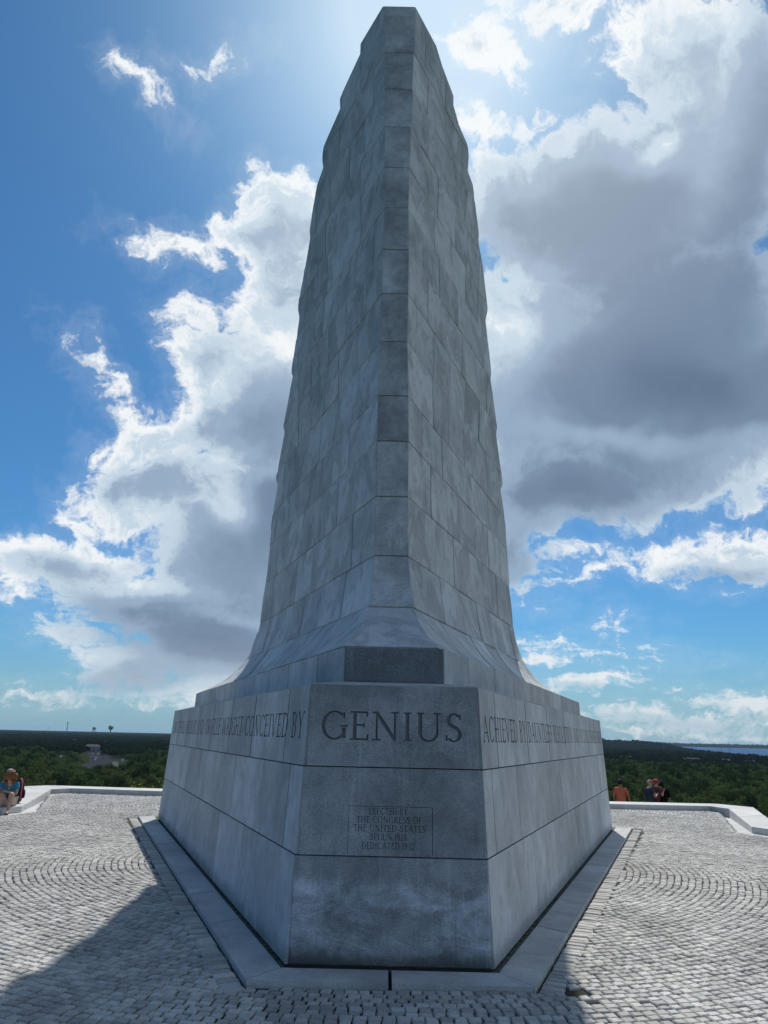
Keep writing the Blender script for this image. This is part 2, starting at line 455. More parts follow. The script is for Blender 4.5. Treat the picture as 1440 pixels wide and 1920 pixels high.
def granite(name, base, mott=.2, speck=.25, stain=.3, moss=0.0, vary=.14, rough=.78, patch=.0, streak=.22, salts=False):
    m, N = mat(name)
    P = N.n('ShaderNodeNewGeometry').outputs['Position']
    rnd = N.n('ShaderNodeObjectInfo').outputs['Random']
    off = N.vm('SCALE', N.n('ShaderNodeCombineXYZ', i={0: rnd, 1: rnd, 2: rnd}).outputs[0])
    off.node.inputs['Scale'].default_value = 40.0
    PO = N.vm('ADD', P, off)
    fac = N.m('MULTIPLY_ADD', N.m('SUBTRACT', rnd, .5), vary * 2, 1.0)
    big = N.noise(PO, .9, 5, .6)
    med = N.noise(PO, 5.0, 6, .65, .6)
    fac = N.m('MULTIPLY', fac, N.ramp(big, .3, .7, 1 - mott, 1 + mott))
    fac = N.m('MULTIPLY', fac, N.ramp(med, .3, .7, 1 - mott * .5, 1 + mott * .5))
    # rain streaks run down the faces
    st = N.noise(N.vm('MULTIPLY', P, (9, 9, .55)), 1.0, 5, .65)
    fac = N.m('MULTIPLY', fac, N.ramp(st, .52, .74, 1.0, 1 - stain * .6))
    st2 = N.noise(N.vm('MULTIPLY', P, (14, 14, .8)), 1.0, 4, .6)
    fac = N.m('MULTIPLY', fac, N.ramp(st2, .54, .78, 1.0, 1.0 + streak))
    if patch:
        pn = N.noise(N.vm('MULTIPLY', PO, (1.1, 1.1, .75)), 1.0, 5, .6, 1.5)
        fac = N.m('MULTIPLY', fac, N.ramp(pn, .50, .545, 1 + patch, 1 - patch))
        pn2 = N.noise(N.vm('MULTIPLY', PO, (1.8, 1.8, 1.1)), 1.3, 6, .62, 2.0)
        fac = N.m('MULTIPLY', fac, N.ramp(pn2, .56, .60, 1.0, 1 - patch * 1.1))
    sp = N.noise(P, 75.0, 3, .75)
    fac = N.m('MULTIPLY', fac, N.ramp(sp, .32, .68, 1 - speck, 1 + speck, False))
    sp2 = N.noise(P, 170.0, 2, .6)
    fac = N.m('MULTIPLY', fac, N.ramp(sp2, .35, .65, 1 - speck * .7, 1 + speck * .7, False))
    col = N.mix(1.0, (1, 1, 1), base, 'MULTIPLY')
    cc = N.n('ShaderNodeCombineXYZ', i={0: N.m('MULTIPLY', fac, base[0]), 1: N.m('MULTIPLY', fac, base[1]),
                                        2: N.m('MULTIPLY', fac, base[2])}).outputs[0]
    if salts:
        # pale lime bloom across the lowest stone, in drifting bands
        z0 = N.n('ShaderNodeSeparateXYZ', i={0: P}).outputs[2]
        sn = N.noise(N.vm('MULTIPLY', P, (1.1, 1.1, 2.6)), 1.0, 6, .62, 1.6)
        zz = N.m('MULTIPLY', N.ramp(z0, .84, .66, 0, 1), N.ramp(z0, .06, .22, 0, 1))
        cc = N.mix(N.m('MULTIPLY', N.ramp(sn, .40, .60, 0, .75), zz), cc, N.vm('MULTIPLY', cc, (1.9, 1.95, 2.05)))
        dk = N.noise(N.vm('MULTIPLY', P, (2.3, 2.3, 3.4)), 1.0, 5, .6, 1.0)
        cc = N.mix(N.m('MULTIPLY', N.ramp(dk, .56, .68, 0, .5), zz), cc, N.vm('MULTIPLY', cc, (.55, .56, .58)))
    if moss:
        z = N.n('ShaderNodeSeparateXYZ', i={0: P}).outputs[2]
        mm = N.m('ADD', N.ramp(z, .05, .34, .55, 0), N.m('MULTIPLY', N.m('SUBTRACT', med, .5), 1.2))
        mm = N.m('MULTIPLY', N.ramp(mm, .1, .6, 0, moss), N.ramp(z, .05, .55, 1, 0))
        cc = N.mix(mm, cc, (.035, .042, .032))
    b = N.m('ADD', N.m('MULTIPLY', sp, .6), N.m('MULTIPLY', med, 1.6))
    finish(N, cc, rough, b, .35, .006, .25)
    return m


def build_materials():
    granite('granite', (.48, .49, .50), .15, .12, .30, moss=.5, patch=0.05)
    granite('granite_upper', (.50, .512, .515), .13, .12, .10, patch=.11, vary=.12, streak=.07)
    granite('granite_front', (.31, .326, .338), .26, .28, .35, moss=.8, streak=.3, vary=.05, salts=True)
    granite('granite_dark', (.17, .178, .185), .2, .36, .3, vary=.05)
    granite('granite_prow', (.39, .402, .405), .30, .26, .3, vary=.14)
    granite('granite_ledge', (.44, .44, .43), .18, .18, .12, vary=.08)
    granite('granite_coping', (.52, .52, .505), .08, .08, .1, vary=.05)
    # mortar; cut letters, the shade in the cuts put into darker colours
    m, N = mat('joint_dark')
    P = N.n('ShaderNodeNewGeometry').outputs['Position']
    finish(N, N.mix(N.noise(P, 20, 3), (.035, .037, .036), (.075, .078, .074)), .95, spec=.1)
    m, N = mat('carved_shaded')
    P = N.n('ShaderNodeNewGeometry').outputs['Position']
    finish(N, N.mix(N.noise(P, 60, 3), (.155, .165, .17), (.26, .27, .275)), .95, spec=.1)
    m, N = mat('carved_dark')
    P = N.n('ShaderNodeNewGeometry').outputs['Position']
    finish(N, N.mix(N.noise(P, 60, 3), (.02, .023, .025), (.05, .055, .058)), .95, spec=.1)
    m, N = mat('moss_grit')
    P = N.n('ShaderNodeNewGeometry').outputs['Position']
    finish(N, N.mix(N.ramp(N.noise(P, 14, 5, .7), .4, .6), (.06, .07, .05), (.16, .165, .15)), .95, N.noise(P, 60, 4), .6, .01, .1)
    # setts
    m, N = mat('sett')
    P = N.n('ShaderNodeNewGeometry').outputs['Position']
    isl = N.n('ShaderNodeNewGeometry').outputs['Random Per Island']
    rnd = N.n('ShaderNodeObjectInfo').outputs['Random']
    r = N.m('FRACT', N.m('ADD', isl, N.m('MULTIPLY', rnd, 7.31)))
    fac = N.m('MULTIPLY_ADD', r, .46, .74)
    fac = N.m('MULTIPLY', fac, N.ramp(N.noise(P, .45, 5, .65, 1.0), .3, .7, .78, 1.16))
    fac = N.m('MULTIPLY', fac, N.ramp(N.noise(P, 70, 4, .75), .3, .7, .66, 1.34, False))
    hue = N.mix(N.m('FRACT', N.m('MULTIPLY', r, 13.7)), (.405, .40, .38), (.43, .412, .375))
    c = N.vm('SCALE', hue)
    N.t.links.new(fac, c.node.inputs['Scale'])
    finish(N, c, .72, N.noise(P, 45, 5, .7), .35, .005, .25)
    m, N = mat('sand_joint')
    P = N.n('ShaderNodeNewGeometry').outputs['Position']
    finish(N, N.mix(N.ramp(N.noise(P, 3.0, 4), .4, .65), (.05, .05, .045), (.058, .064, .042)), .95,
           N.noise(P, 60, 4), .6, .01, .1)
    # hill grass
    m, N = mat('grass')
    P = N.n('ShaderNodeNewGeometry').outputs['Position']
    finish(N, N.mix(N.noise(P, .6, 6, .7), (.045, .075, .022), (.11, .12, .045)), .95, N.noise(P, 12, 4), .8, .05, .1)
    m, N = mat('forest_floor')
    P = N.n('ShaderNodeNewGeometry').outputs['Position']
    finish(N, N.mix(N.noise(P, .02, 6, .7), (.012, .02, .01), (.035, .05, .022)), 1.0, spec=.0)
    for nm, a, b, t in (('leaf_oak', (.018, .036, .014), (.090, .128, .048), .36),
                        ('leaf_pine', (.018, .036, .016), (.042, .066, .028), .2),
                        ('leaf_shrub', (.05, .085, .02), (.13, .17, .04), .4),
                        ('leaf_far_shaded', (.010, .022, .014), (.022, .036, .020), .1)):  # cloud shadow over the far wood is put into this dark leaf colour
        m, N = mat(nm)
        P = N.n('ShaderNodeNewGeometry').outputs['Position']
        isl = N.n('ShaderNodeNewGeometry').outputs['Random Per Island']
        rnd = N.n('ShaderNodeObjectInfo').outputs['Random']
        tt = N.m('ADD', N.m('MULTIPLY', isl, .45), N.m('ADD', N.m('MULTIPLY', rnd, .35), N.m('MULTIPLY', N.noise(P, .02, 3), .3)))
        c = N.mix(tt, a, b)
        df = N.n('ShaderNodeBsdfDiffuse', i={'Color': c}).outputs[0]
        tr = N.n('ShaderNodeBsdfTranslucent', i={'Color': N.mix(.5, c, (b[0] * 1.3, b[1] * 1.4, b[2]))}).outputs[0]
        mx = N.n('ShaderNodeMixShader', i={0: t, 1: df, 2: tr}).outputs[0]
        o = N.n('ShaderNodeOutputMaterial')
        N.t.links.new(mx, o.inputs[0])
    m, N = mat('bark')
    P = N.n('ShaderNodeNewGeometry').outputs['Position']
    finish(N, N.mix(N.noise(P, 3, 5), (.04, .033, .026), (.10, .085, .07)), .95, spec=.1)
    m, N = mat('sound_water')
    P = N.n('ShaderNodeNewGeometry').outputs['Position']
    finish(N, N.mix(N.ramp(N.noise(N.vm('MULTIPLY', P, (.0012, .005, 1)), 1, 4), .35, .65), (.03, .08, .17), (.04, .10, .20)), .9,
           N.noise(P, .35, 4), .35, .6, .05)
    for nm, c, ro, me in (('asphalt_shaded', (.038, .042, .05), .9, 0), ('pale_concrete', (.085, .085, .10), .9, 0),  # asphalt darkened in colour for the cloud shadow lying on it
                          ('sand', (.36, .32, .25), .95, 0), ('lawn', (.022, .036, .014), .95, 0),  # lawn colour likewise holds the cloud shadow
                          ('tank_teal', (.06, .20, .19), .45, 0), ('steel_grey', (.16, .19, .20), .5, 0),
                          ('house_white_shaded', (.26, .27, .31), .8, 0), ('roof_grey', (.06, .06, .075), .85, 0),  # white house walls, with cloud shadow mixed into the colour
                          ('dark_glass', (.02, .025, .03), .12, 0), ('tyre', (.015, .015, .015), .9, 0),
                          ('car_white', (.72, .72, .70), .3, 0), ('car_silver', (.38, .40, .42), .3, .3),
                          ('car_blue', (.03, .06, .14), .3, 0), ('car_red', (.30, .03, .03), .3, 0),
                          ('skin', (.52, .30, .215), .55, 0), ('skin_brown', (.34, .19, .12), .55, 0), ('shirt_orange', (.60, .155, .09), .9, 0),
                          ('shirt_slate', (.05, .06, .085), .9, 0), ('shirt_maroon', (.17, .05, .065), .9, 0),
                          ('shirt_black', (.012, .012, .015), .9, 0), ('trousers_black', (.01, .01, .012), .9, 0),
                          ('trousers_navy', (.03, .035, .05), .9, 0), ('shorts_khaki', (.50, .44, .36), .9, 0), ('shirt_blue', (.055, .22, .33), .9, 0),
                          ('cap_red', (.45, .035, .045), .85, 0), ('cap_coral', (.50, .09, .07), .85, 0), ('hair_black', (.01, .009, .008), .6, 0),
                          ('hair_auburn', (.20, .075, .03), .55, 0), ('hair_grey', (.35, .33, .31), .6, 0), ('pack_black', (.014, .014, .018), .8, 0),
                          ('pack_pink', (.52, .10, .17), .7, 0), ('booklet_purple', (.11, .09, .20), .7, 0), ('paper', (.65, .66, .64), .8, 0), ('sandal', (.16, .09, .07), .7, 0),
                          ('phone', (.02, .02, .022), .25, 0), ('flower_yellow', (.45, .42, .04), .8, 0), ('eye_white', (.7, .7, .68), .3, 0), ('lip', (.36, .12, .10), .5, 0)):
        m, N = mat(nm)
        P = N.n('ShaderNodeTexCoord').outputs['Object']
        k = N.ramp(N.noise(P, 6.0 if c != (.085, .09, .095) else .08, 4, .6), .3, .7, .86, 1.12)
        cc = N.vm('SCALE', N.n('ShaderNodeRGB').outputs[0])
        cc.node.inputs[0].links[0].from_node.outputs[0].default_value = (*c, 1)
        N.t.links.new(k, cc.node.inputs['Scale'])
        finish(N, cc, ro, spec=0.0 if ro >= .9 else .3, metal=me)


# ------------------------------------------------------------------ object helpers
def mesh(name, verts, faces, mats=(), fm=None, smooth=False):
    me = bpy.data.meshes.new(name)
    me.from_pydata([tuple(v) for v in verts], [], [tuple(f) for f in faces])
    for m in mats:
        me.materials.append(MATS[m])
    if fm is not None:
        me.polygons.foreach_set('material_index', list(fm))
    if smooth:
        me.polygons.foreach_set('use_smooth', [True] * len(me.polygons))
    me.update()
    return me


def link(name, me, parent=None, loc=(0, 0, 0), rot=(0, 0, 0)):
    o = bpy.data.objects.new(name, me)
    COL.objects.link(o)
    o.location = loc
    o.rotation_euler = rot
    if parent is not None:
        o.parent = parent
    return o


def tag(o, label=None, cat=None, group=None, kind=None):
    for k, v in (('label', label), ('category', cat), ('group', group), ('kind', kind)):
        if v:
            o[k] = v
    return o


def thing(name, loc, label, cat, group=None, rz=0.0):
    o = bpy.data.objects.new(name, None)
    o.empty_display_size = .2
    COL.objects.link(o)
    o.location = loc
    o.rotation_euler = (0, 0, rz)
    return tag(o, label, cat, group)


def copy_tree(o, loc, rz, scale, label):
    r = o.copy()
    COL.objects.link(r)
    r.location, r.rotation_euler, r.scale = loc, (0, 0, rz), (scale,) * 3
    if label:
        r['label'] = label
    for ch in list(o.children):
        c = ch.copy()
        COL.objects.link(c)
        c.parent = r
        for g in list(ch.children):
            e = g.copy()
            COL.objects.link(e)
            e.parent = c
    return r


class MB:
    """collects simple solids into one mesh"""
    def __init__(self):
        self.v, self.f, self.m = [], [], []

    def add(self, vs, fs, m=0):
        b = len(self.v)
        self.v += [tuple(x) for x in vs]
        self.f += [tuple(i + b for i in f) for f in fs]
        self.m += [m] * len(fs)

    def box(self, c, s, m=0, rz=0.0, taper=1.0):
        hx, hy, hz = s[0] / 2, s[1] / 2, s[2] / 2
        vs = []
        for z, k in ((-hz, 1), (hz, taper)):
            for x, y in ((-hx, -hy), (hx, -hy), (hx, hy), (-hx, hy)):
                x, y = x * k, y * k
                vs.append((c[0] + x * math.cos(rz) - y * math.sin(rz), c[1] + x * math.sin(rz) + y * math.cos(rz), c[2] + z))
        self.add(vs, [(3, 2, 1, 0), (4, 5, 6, 7), (0, 1, 5, 4), (1, 2, 6, 5), (2, 3, 7, 6), (3, 0, 4, 7)], m)

    def prism(self, poly, z0, z1, m=0, poly2=None):
        n = len(poly)
        p2 = poly2 or poly
        vs = [(x, y, z0) for x, y in poly] + [(x, y, z1) for x, y in p2]
        fs = [tuple(range(n))[::-1], tuple(range(n, 2 * n))] + [(i, (i + 1) % n, n + (i + 1) % n, n + i) for i in range(n)]
        self.add(vs, fs, m)

    def tube(self, a, b, r0, r1, n=8, m=0):
        a, b = Vector(a), Vector(b)
        ax = (b - a).normalized()
        t = ax.orthogonal().normalized()
        s = ax.cross(t)
        vs = []
        for c, r in ((a, r0), (b, r1)):
            for i in range(n):
                th = 2 * math.pi * i / n
                vs.append(c + (t * math.cos(th) + s * math.sin(th)) * r)
        self.add(vs, [(i, (i + 1) % n, n + (i + 1) % n, n + i) for i in range(n)] + [tuple(range(n))[::-1], tuple(range(n, 2 * n))], m)

    def lathe(self, c, prof, n=16, m=0):
        vs, fs = [], []
        for r, z in prof:
            for i in range(n):
                th = 2 * math.pi * i / n
                vs.append((c[0] + r * math.cos(th), c[1] + r * math.sin(th), c[2] + z))
        for j in range(len(prof) - 1):
            for i in range(n):
                fs.append((j * n + i, j * n + (i + 1) % n, (j + 1) * n + (i + 1) % n, (j + 1) * n + i))
        fs += [tuple(range(n))[::-1], tuple(range((len(prof) - 1) * n, len(prof) * n))]
        self.add(vs, fs, m)

    def ell(self, c, r, nu=12, nv=8, m=0):
        prof = [(max(1e-3, math.sin(math.pi * j / nv)), -math.cos(math.pi * j / nv)) for j in range(nv + 1)]
        vs, fs = [], []
        for q, z in prof:
            for i in range(nu):
                th = 2 * math.pi * i / nu
                vs.append((c[0] + r[0] * q * math.cos(th), c[1] + r[1] * q * math.sin(th), c[2] + r[2] * z))
        for j in range(nv):
            for i in range(nu):
                fs.append((j * nu + i, j * nu + (i + 1) % nu, (j + 1) * nu + (i + 1) % nu, (j + 1) * nu + i))
        self.add(vs, fs, m)

    def build(self, name, mats, parent=None, smooth=False, loc=(0, 0, 0)):
        return link(name, mesh(name, self.v, self.f, mats, self.m, smooth), parent, loc)


# ------------------------------------------------------------------ monument
MON = Vector((0.0, 13.4, 0.0))        # centre of the plan
GAP = .0055


def block(parent, name, P, ua, ub, va, vb, mats, nu=1, nv=1, th=.22, proud=0.0, ch=.012, flip=False, last=False, plain=False):
    """one dressed stone: face grid, small chamfer, sides and back.  P(u, v) -> point, v up, u along."""
    g, ua0 = GAP, ua
    ua, ub, va, vb = ua + g * 1.7, ub - g * 1.7, va + g, vb - g
    def nrm(u, v):
        e = .02
        n = (P(u + e, v) - P(u - e, v)).cross(P(u, v + e) - P(u, v - e))
        if n.length < 1e-9:
            n = (P(u - e, v) - P(u - 3 * e, v)).cross(P(u - 2 * e, v + e) - P(u - 2 * e, v - e))
        n.normalize()
        return -n if flip else n
    vs, fs = [], []
    first = ua0 < .011
    for j in range(nv + 1):
        for i in range(nu + 1):
            u = ua + ch + (ub - ua - 2 * ch) * i / nu
            v = va + ch + (vb - va - 2 * ch) * j / nv
            vs.append(P(u, v) + nrm(u, v) * proud)
    W = nu + 1
    for j in range(nv):
        for i in range(nu):
            fs.append((j * W + i, j * W + i + 1, (j + 1) * W + i + 1, (j + 1) * W + i))
    loop = [(i, 0) for i in range(nu)] + [(nu, j) for j in range(nv)] + [(nu - i, nv) for i in range(nu)] + [(0, nv - j) for j in range(nv)]
    inner = [j * W + i for i, j in loop]
    n0 = len(vs)
    for i, j in loop:
        u, v = ua + (ub - ua) * i / nu, va + (vb - va) * j / nv
        vs.append(P(u, v) + nrm(u, v) * (proud - ch))
    n1 = len(vs)
    for i, j in loop:
        u, v = ua + (ub - ua) * i / nu, va + (vb - va) * j / nv
        vs.append(P(u, v) - nrm(u, v) * th)
    K = len(loop)
    fm = [0] * len(fs)
    for k in range(K):
        k2 = (k + 1) % K
        fs.append((inner[k], n0 + k, n0 + k2, inner[k2])); fm.append(0)
        # the sides of a stone are bedded in dark mortar, except where they are an outer corner
        i1, i2 = loop[k][0], loop[k2][0]
        corner = (first and i1 == 0 and i2 == 0) or (last and i1 == nu and i2 == nu)
        fs.append((n0 + k, n1 + k, n1 + k2, n0 + k2)); fm.append(0 if corner or plain else 1)
    fs.append(tuple(range(n1, n1 + K))); fm.append(0)
    if flip:
        fs = [f[::-1] for f in fs]
    vs = [v - MON for v in vs]
    return link(name, mesh(name, vs, fs, tuple(mats) + ('joint_dark',), fm), parent)


# ---- letters: roman capitals from straight and curved strokes on a unit cap height
TK, TN, SF = .125, .062, .05
def _seg(x0, y0, x1, y1, w):
    d = Vector((x1 - x0, y1 - y0)); n = Vector((-d.y, d.x)).normalized() * w / 2
    return [(x0 + n.x, y0 + n.y), (x0 - n.x, y0 - n.y), (x1 - n.x, y1 - n.y), (x1 + n.x, y1 + n.y)]
def _vst(x, w=TK, y0=0., y1=1.):
    return [[(x - w / 2, y0), (x + w / 2, y0), (x + w / 2, y1), (x - w / 2, y1)]]
def _ser(x, y, l=.27, w=SF):
    yy = y + (w / 2 if y < .5 else -w / 2)
    return [[(x - l / 2, yy - w / 2), (x + l / 2, yy - w / 2), (x + l / 2, yy + w / 2), (x - l / 2, yy + w / 2)]]
def _arc(cx, cy, rx, ry, a0, a1, wv, wh, n=14):
    out, inn = [], []
    for i in range(n + 1):
        a = R(a0 + (a1 - a0) * i / n)
        out.append((cx + rx * math.cos(a), cy + ry * math.sin(a)))
        inn.append((cx + (rx - wv) * math.cos(a), cy + (ry - wh) * math.sin(a)))
    return [[out[i], out[i + 1], inn[i + 1], inn[i]] for i in range(n)]
def _bar(x0, x1, y, w=TN):
    return [[(x0, y - w / 2), (x1, y - w / 2), (x1, y + w / 2), (x0, y + w / 2)]]
def _end(x, y, h, w=SF):
    return [[(x - w, y), (x, y), (x, y + h), (x - w, y + h)]] if h > 0 else [[(x - w, y + h), (x, y + h), (x, y), (x - w, y)]]

def glyph(c):
    S, A, V = _ser, _arc, _vst
    if c == 'A': return .92, [_seg(.10, 0, .46, 1, TN), _seg(.46, 1, .82, 0, TK)] + _bar(.24, .68, .36) + S(.10, 0, .24) + S(.82, 0, .24)
    if c == 'B': return .68, V(.16) + S(.12, 0, .24) + S(.12, 1, .24) + _bar(.16, .34, 1 - TN / 2) + _bar(.16, .36, .53) + _bar(.16, .36, TN / 2) + A(.33, .765, .24, .235, -90, 90, TK, TN) + A(.35, .28, .28, .28, -90, 90, TK, TN)
    if c == 'C': return .88, A(.50, .5, .45, .51, 48, 312, TK, TN, 22) + _end(.84, .74, .22) + _end(.84, .26, -.20)
    if c == 'D': return .88, V(.16) + S(.12, 0, .24) + S(.12, 1, .24) + _bar(.16, .40, 1 - TN / 2) + _bar(.16, .40, TN / 2) + A(.38, .5, .44, .5, -90, 90, TK, TN, 18)
    if c == 'E': return .66, V(.16) + S(.12, 0, .24) + S(.12, 1, .24) + _bar(.16, .60, 1 - TN / 2) + _bar(.16, .50, .52) + _bar(.16, .63, TN / 2) + _end(.60, .82, .18) + _end(.63, 0.0, .2) + _end(.50, .43, .17)
    if c == 'F': return .62, V(.16) + S(.14, 0, .28) + S(.12, 1, .24) + _bar(.16, .58, 1 - TN / 2) + _bar(.16, .48, .50) + _end(.58, .82, .18) + _end(.48, .42, .17)
    if c == 'G': return .94, A(.50, .5, .45, .51, 48, 330, TK, TN, 22) + _end(.84, .74, .22) + V(.82, TK, .06, .42) + S(.82, .45, .26) + []
    if c == 'H': return .94, V(.17) + V(.77) + S(.17, 0) + S(.17, 1) + S(.77, 0) + S(.77, 1) + _bar(.17, .77, .52)
    if c == 'I': return .36, V(.18) + S(.18, 0) + S(.18, 1)
    if c == 'L': return .64, V(.16) + S(.12, 0, .24) + S(.16, 1) + _bar(.16, .60, TN / 2) + _end(.60, 0, .22)
    if c == 'N': return .94, V(.16, TN) + V(.78, TN) + [_seg(.14, .99, .79, .02, TK)] + S(.16, 0) + S(.10, 1, .2) + S(.78, 1)
    if c == 'O': return .98, A(.49, .5, .45, .51, 0, 360, TK, TN, 28)
    if c == 'Q': return .98, A(.49, .5, .45, .51, 0, 360, TK, TN, 28) + [_seg(.52, .12, .96, -.16, .08)]
    if c == 'R': return .80, V(.16) + S(.15, 0, .26) + S(.12, 1, .24) + _bar(.16, .34, 1 - TN / 2) + _bar(.16, .36, .50) + A(.33, .75, .27, .25, -90, 90, TK, TN) + [_seg(.36, .50, .72, .02, TK)] + S(.76, 0, .14)
    if c == 'S': return .66, A(.33, .745, .25, .262, 35, 250, TK, TN, 14) + A(.32, .265, .275, .272, -145, 75, TK, TN, 14) + _end(.57, .78, .18) + _end(.10, .24, -.2) + [_seg(.20, .60, .47, .44, TK)]
    if c == 'T': return .78, V(.39) + S(.39, 0) + _bar(.04, .74, 1 - TN / 2) + _end(.09, .82, .18) + _end(.74, .82, .18)
    if c == 'U': return .90, V(.17, TK, .3, 1) + V(.75, TN, .3, 1) + S(.17, 1) + S(.75, 1) + A(.45, .32, .345, .34, 180, 360, TK * .8, TN * 1.2, 14)
    if c == 'V': return .90, [_seg(.10, 1, .45, 0, TK), _seg(.45, 0, .80, 1, TN)] + S(.12, 1, .26) + S(.80, 1, .22)
    if c == 'W': return 1.28, [_seg(.10, 1, .38, 0, TK), _seg(.38, 0, .64, 1, TN), _seg(.62, 1, .90, 0, TK), _seg(.90, 0, 1.16, 1, TN)] + S(.12, 1, .24) + S(1.16, 1, .2)
    if c == 'Y': return .84, [_seg(.10, 1, .42, .46, TK), _seg(.42, .46, .74, 1, TN)] + V(.42, TK, 0, .5) + S(.42, 0) + S(.12, 1, .22) + S(.74, 1, .2)
    if c == '1': return .40, V(.20) + [_seg(.20, .98, .06, .84, .06)]
    if c == '2': return .62, A(.30, .73, .25, .27, -25, 165, TK, TN, 12) + [_seg(.50, .60, .08, .05, .09)] + _bar(.04, .58, .04, .08)
    if c == '3': return .60, A(.26, .76, .22, .24, -90, 150, TK, TN, 12) + A(.26, .20, .27, .32, -120, 90, TK, TN, 12)
    if c == '8': return .62, A(.30, .755, .20, .245, 0, 360, TK * .8, TN, 16) + A(.30, .265, .25, .275, 0, 360, TK, TN, 16)
    if c == '9': return .62, A(.30, .70, .25, .30, 0, 360, TK, TN, 18) + [_seg(.50, .66, .30, -.04, .09)]
    return .38, []


def text_polys(txt, x0, x1, y, h, flipx=False, space=.06):
    adv, out = 0.0, []
    gl = [glyph(c) for c in txt]
    tot = sum(g[0] + space for g in gl) - space
    sx = (x1 - x0) / tot
    for w, polys in gl:
        for p in polys:
            out.append([(x0 + (adv + px) * sx, y + py * h) for px, py in p])
        adv += w + space
    return out


def inscribed(parent, name, P, N_, ua, ub, va, vb, polys, depth, mats, th=.22, frame=None, proud=0.0):
    """a stone whose letters are really cut in: the face is triangulated round the strokes,
    the strokes get a floor 'depth' further in and side walls"""
    g = GAP
    ua, ub, va, vb = ua + g * 1.5, ub - g * 1.5, va + g, vb - g
    rect = [(ua, va), (ub, va), (ub, vb), (ua, vb)]
    vin, faces = [Vector(p) for p in rect], [[0, 1, 2, 3]]
    for p in polys:
        xs, ys = [q[0] for q in p], [q[1] for q in p]
        if max(xs) < ua or min(xs) > ub or max(ys) < va or min(ys) > vb:
            continue
        ar = sum(p[i][0] * p[(i + 1) % len(p)][1] - p[(i + 1) % len(p)][0] * p[i][1] for i in range(len(p)))
        q = p if ar > 0 else p[::-1]
        b = len(vin)
        vin += [Vector(x) for x in q]
        faces.append(list(range(b, b + len(q))))
    vo, eo, fo, ov, oe, of = delaunay_2d_cdt(vin, [], faces, 0, 1e-5)
    n = N_
    vs, fs, fm = [], [], []
    top, low = {}, {}
    def T(i):
        if i not in top:
            top[i] = len(vs); vs.append(P(vo[i].x, vo[i].y) + n * proud)
        return top[i]
    def Lw(i):
        if i not in low:
            low[i] = len(vs); vs.append(P(vo[i].x, vo[i].y) + n * (proud - depth))
        return low[i]
    inside = {}
    for k, f in enumerate(fo):
        if 0 not in of[k]:
            continue
        cut = len(of[k]) > 1
        f = list(f)
        a = sum(vo[f[i]].x * vo[f[(i + 1) % len(f)]].y - vo[f[(i + 1) % len(f)]].x * vo[f[i]].y for i in range(len(f)))
        if a < 0:
            f = f[::-1]
        fs.append(tuple((Lw if cut else T)(i) for i in f)); fm.append(1 if cut else 0)
        for i in range(len(f)):
            inside[(f[i], f[(i + 1) % len(f)])] = cut
    for (a, b), c in list(inside.items()):
        if c and inside.get((b, a)) is False:
            fs.append((T(a), T(b), Lw(b), Lw(a))); fm.append(2)
    base = len(vs)
    vs += [P(*q) + n * proud for q in rect] + [P(*q) - n * th for q in rect]
    for i in range(4):
        j = (i + 1) % 4
        fs.append((base + i, base + 4 + i, base + 4 + j, base + j)); fm.append(3 if (i == 1 and 0 < rect[1][0] < 12.4) or (i == 3 and rect[0][0] > .1) else 0)
    fs.append((base + 7, base + 6, base + 5, base + 4)); fm.append(0)
    if ((P(ub, va) - P(ua, va)).cross(P(ua, vb) - P(ua, va))).dot(n) < 0:
        fs = [f[::-1] for f in fs]
    return link(name, mesh(name, [v - MON for v in vs], fs, (mats[0], mats[1], mats[2], 'joint_dark'), fm), parent)


BAT = .055
Z0B, Z1B = .05, 2.62
T22 = R(22)
BY0, BHW = 7.585, .977


def base_front(z):
    return BHW - .674 * BAT * (z - .07), BY0 + BAT * (z - .07)


def P_base(side):
    d = Vector((side * math.sin(T22), math.cos(T22), 0))
    def f(s, z):
        hw, y = base_front(z)
        return Vector((side * hw, y, z)) + d * s
    return f


def P_front(x, z):
    return Vector((x, base_front(z)[1], z))


def tw(z):
    """interpolated tower row: yf, xl, xr, theta, sl, sr"""
    if z <= TW[0][0]:
        return TW[0][1:]
    for a, b in zip(TW, TW[1:]):
        if z <= b[0]:
            t = (z - a[0]) / (b[0] - a[0])
            return tuple(p + (q - p) * t for p, q in zip(a[1:], b[1:]))
    return TW[-1][1:]


def P_flank(side, inset=0.0):
    def f(u, z):
        y, xl, xr, th, sl, sr = tw(z)
        x, s = (xl, sl) if side < 0 else (xr, sr)
        a = R(th)
        u = max(0.0, min(u, s))
        dv = Vector((side * math.sin(a), math.cos(a), 0))
        return Vector((x, y, z)) + dv * u + Vector((-side * math.cos(a), math.sin(a), 0)) * inset
    return f


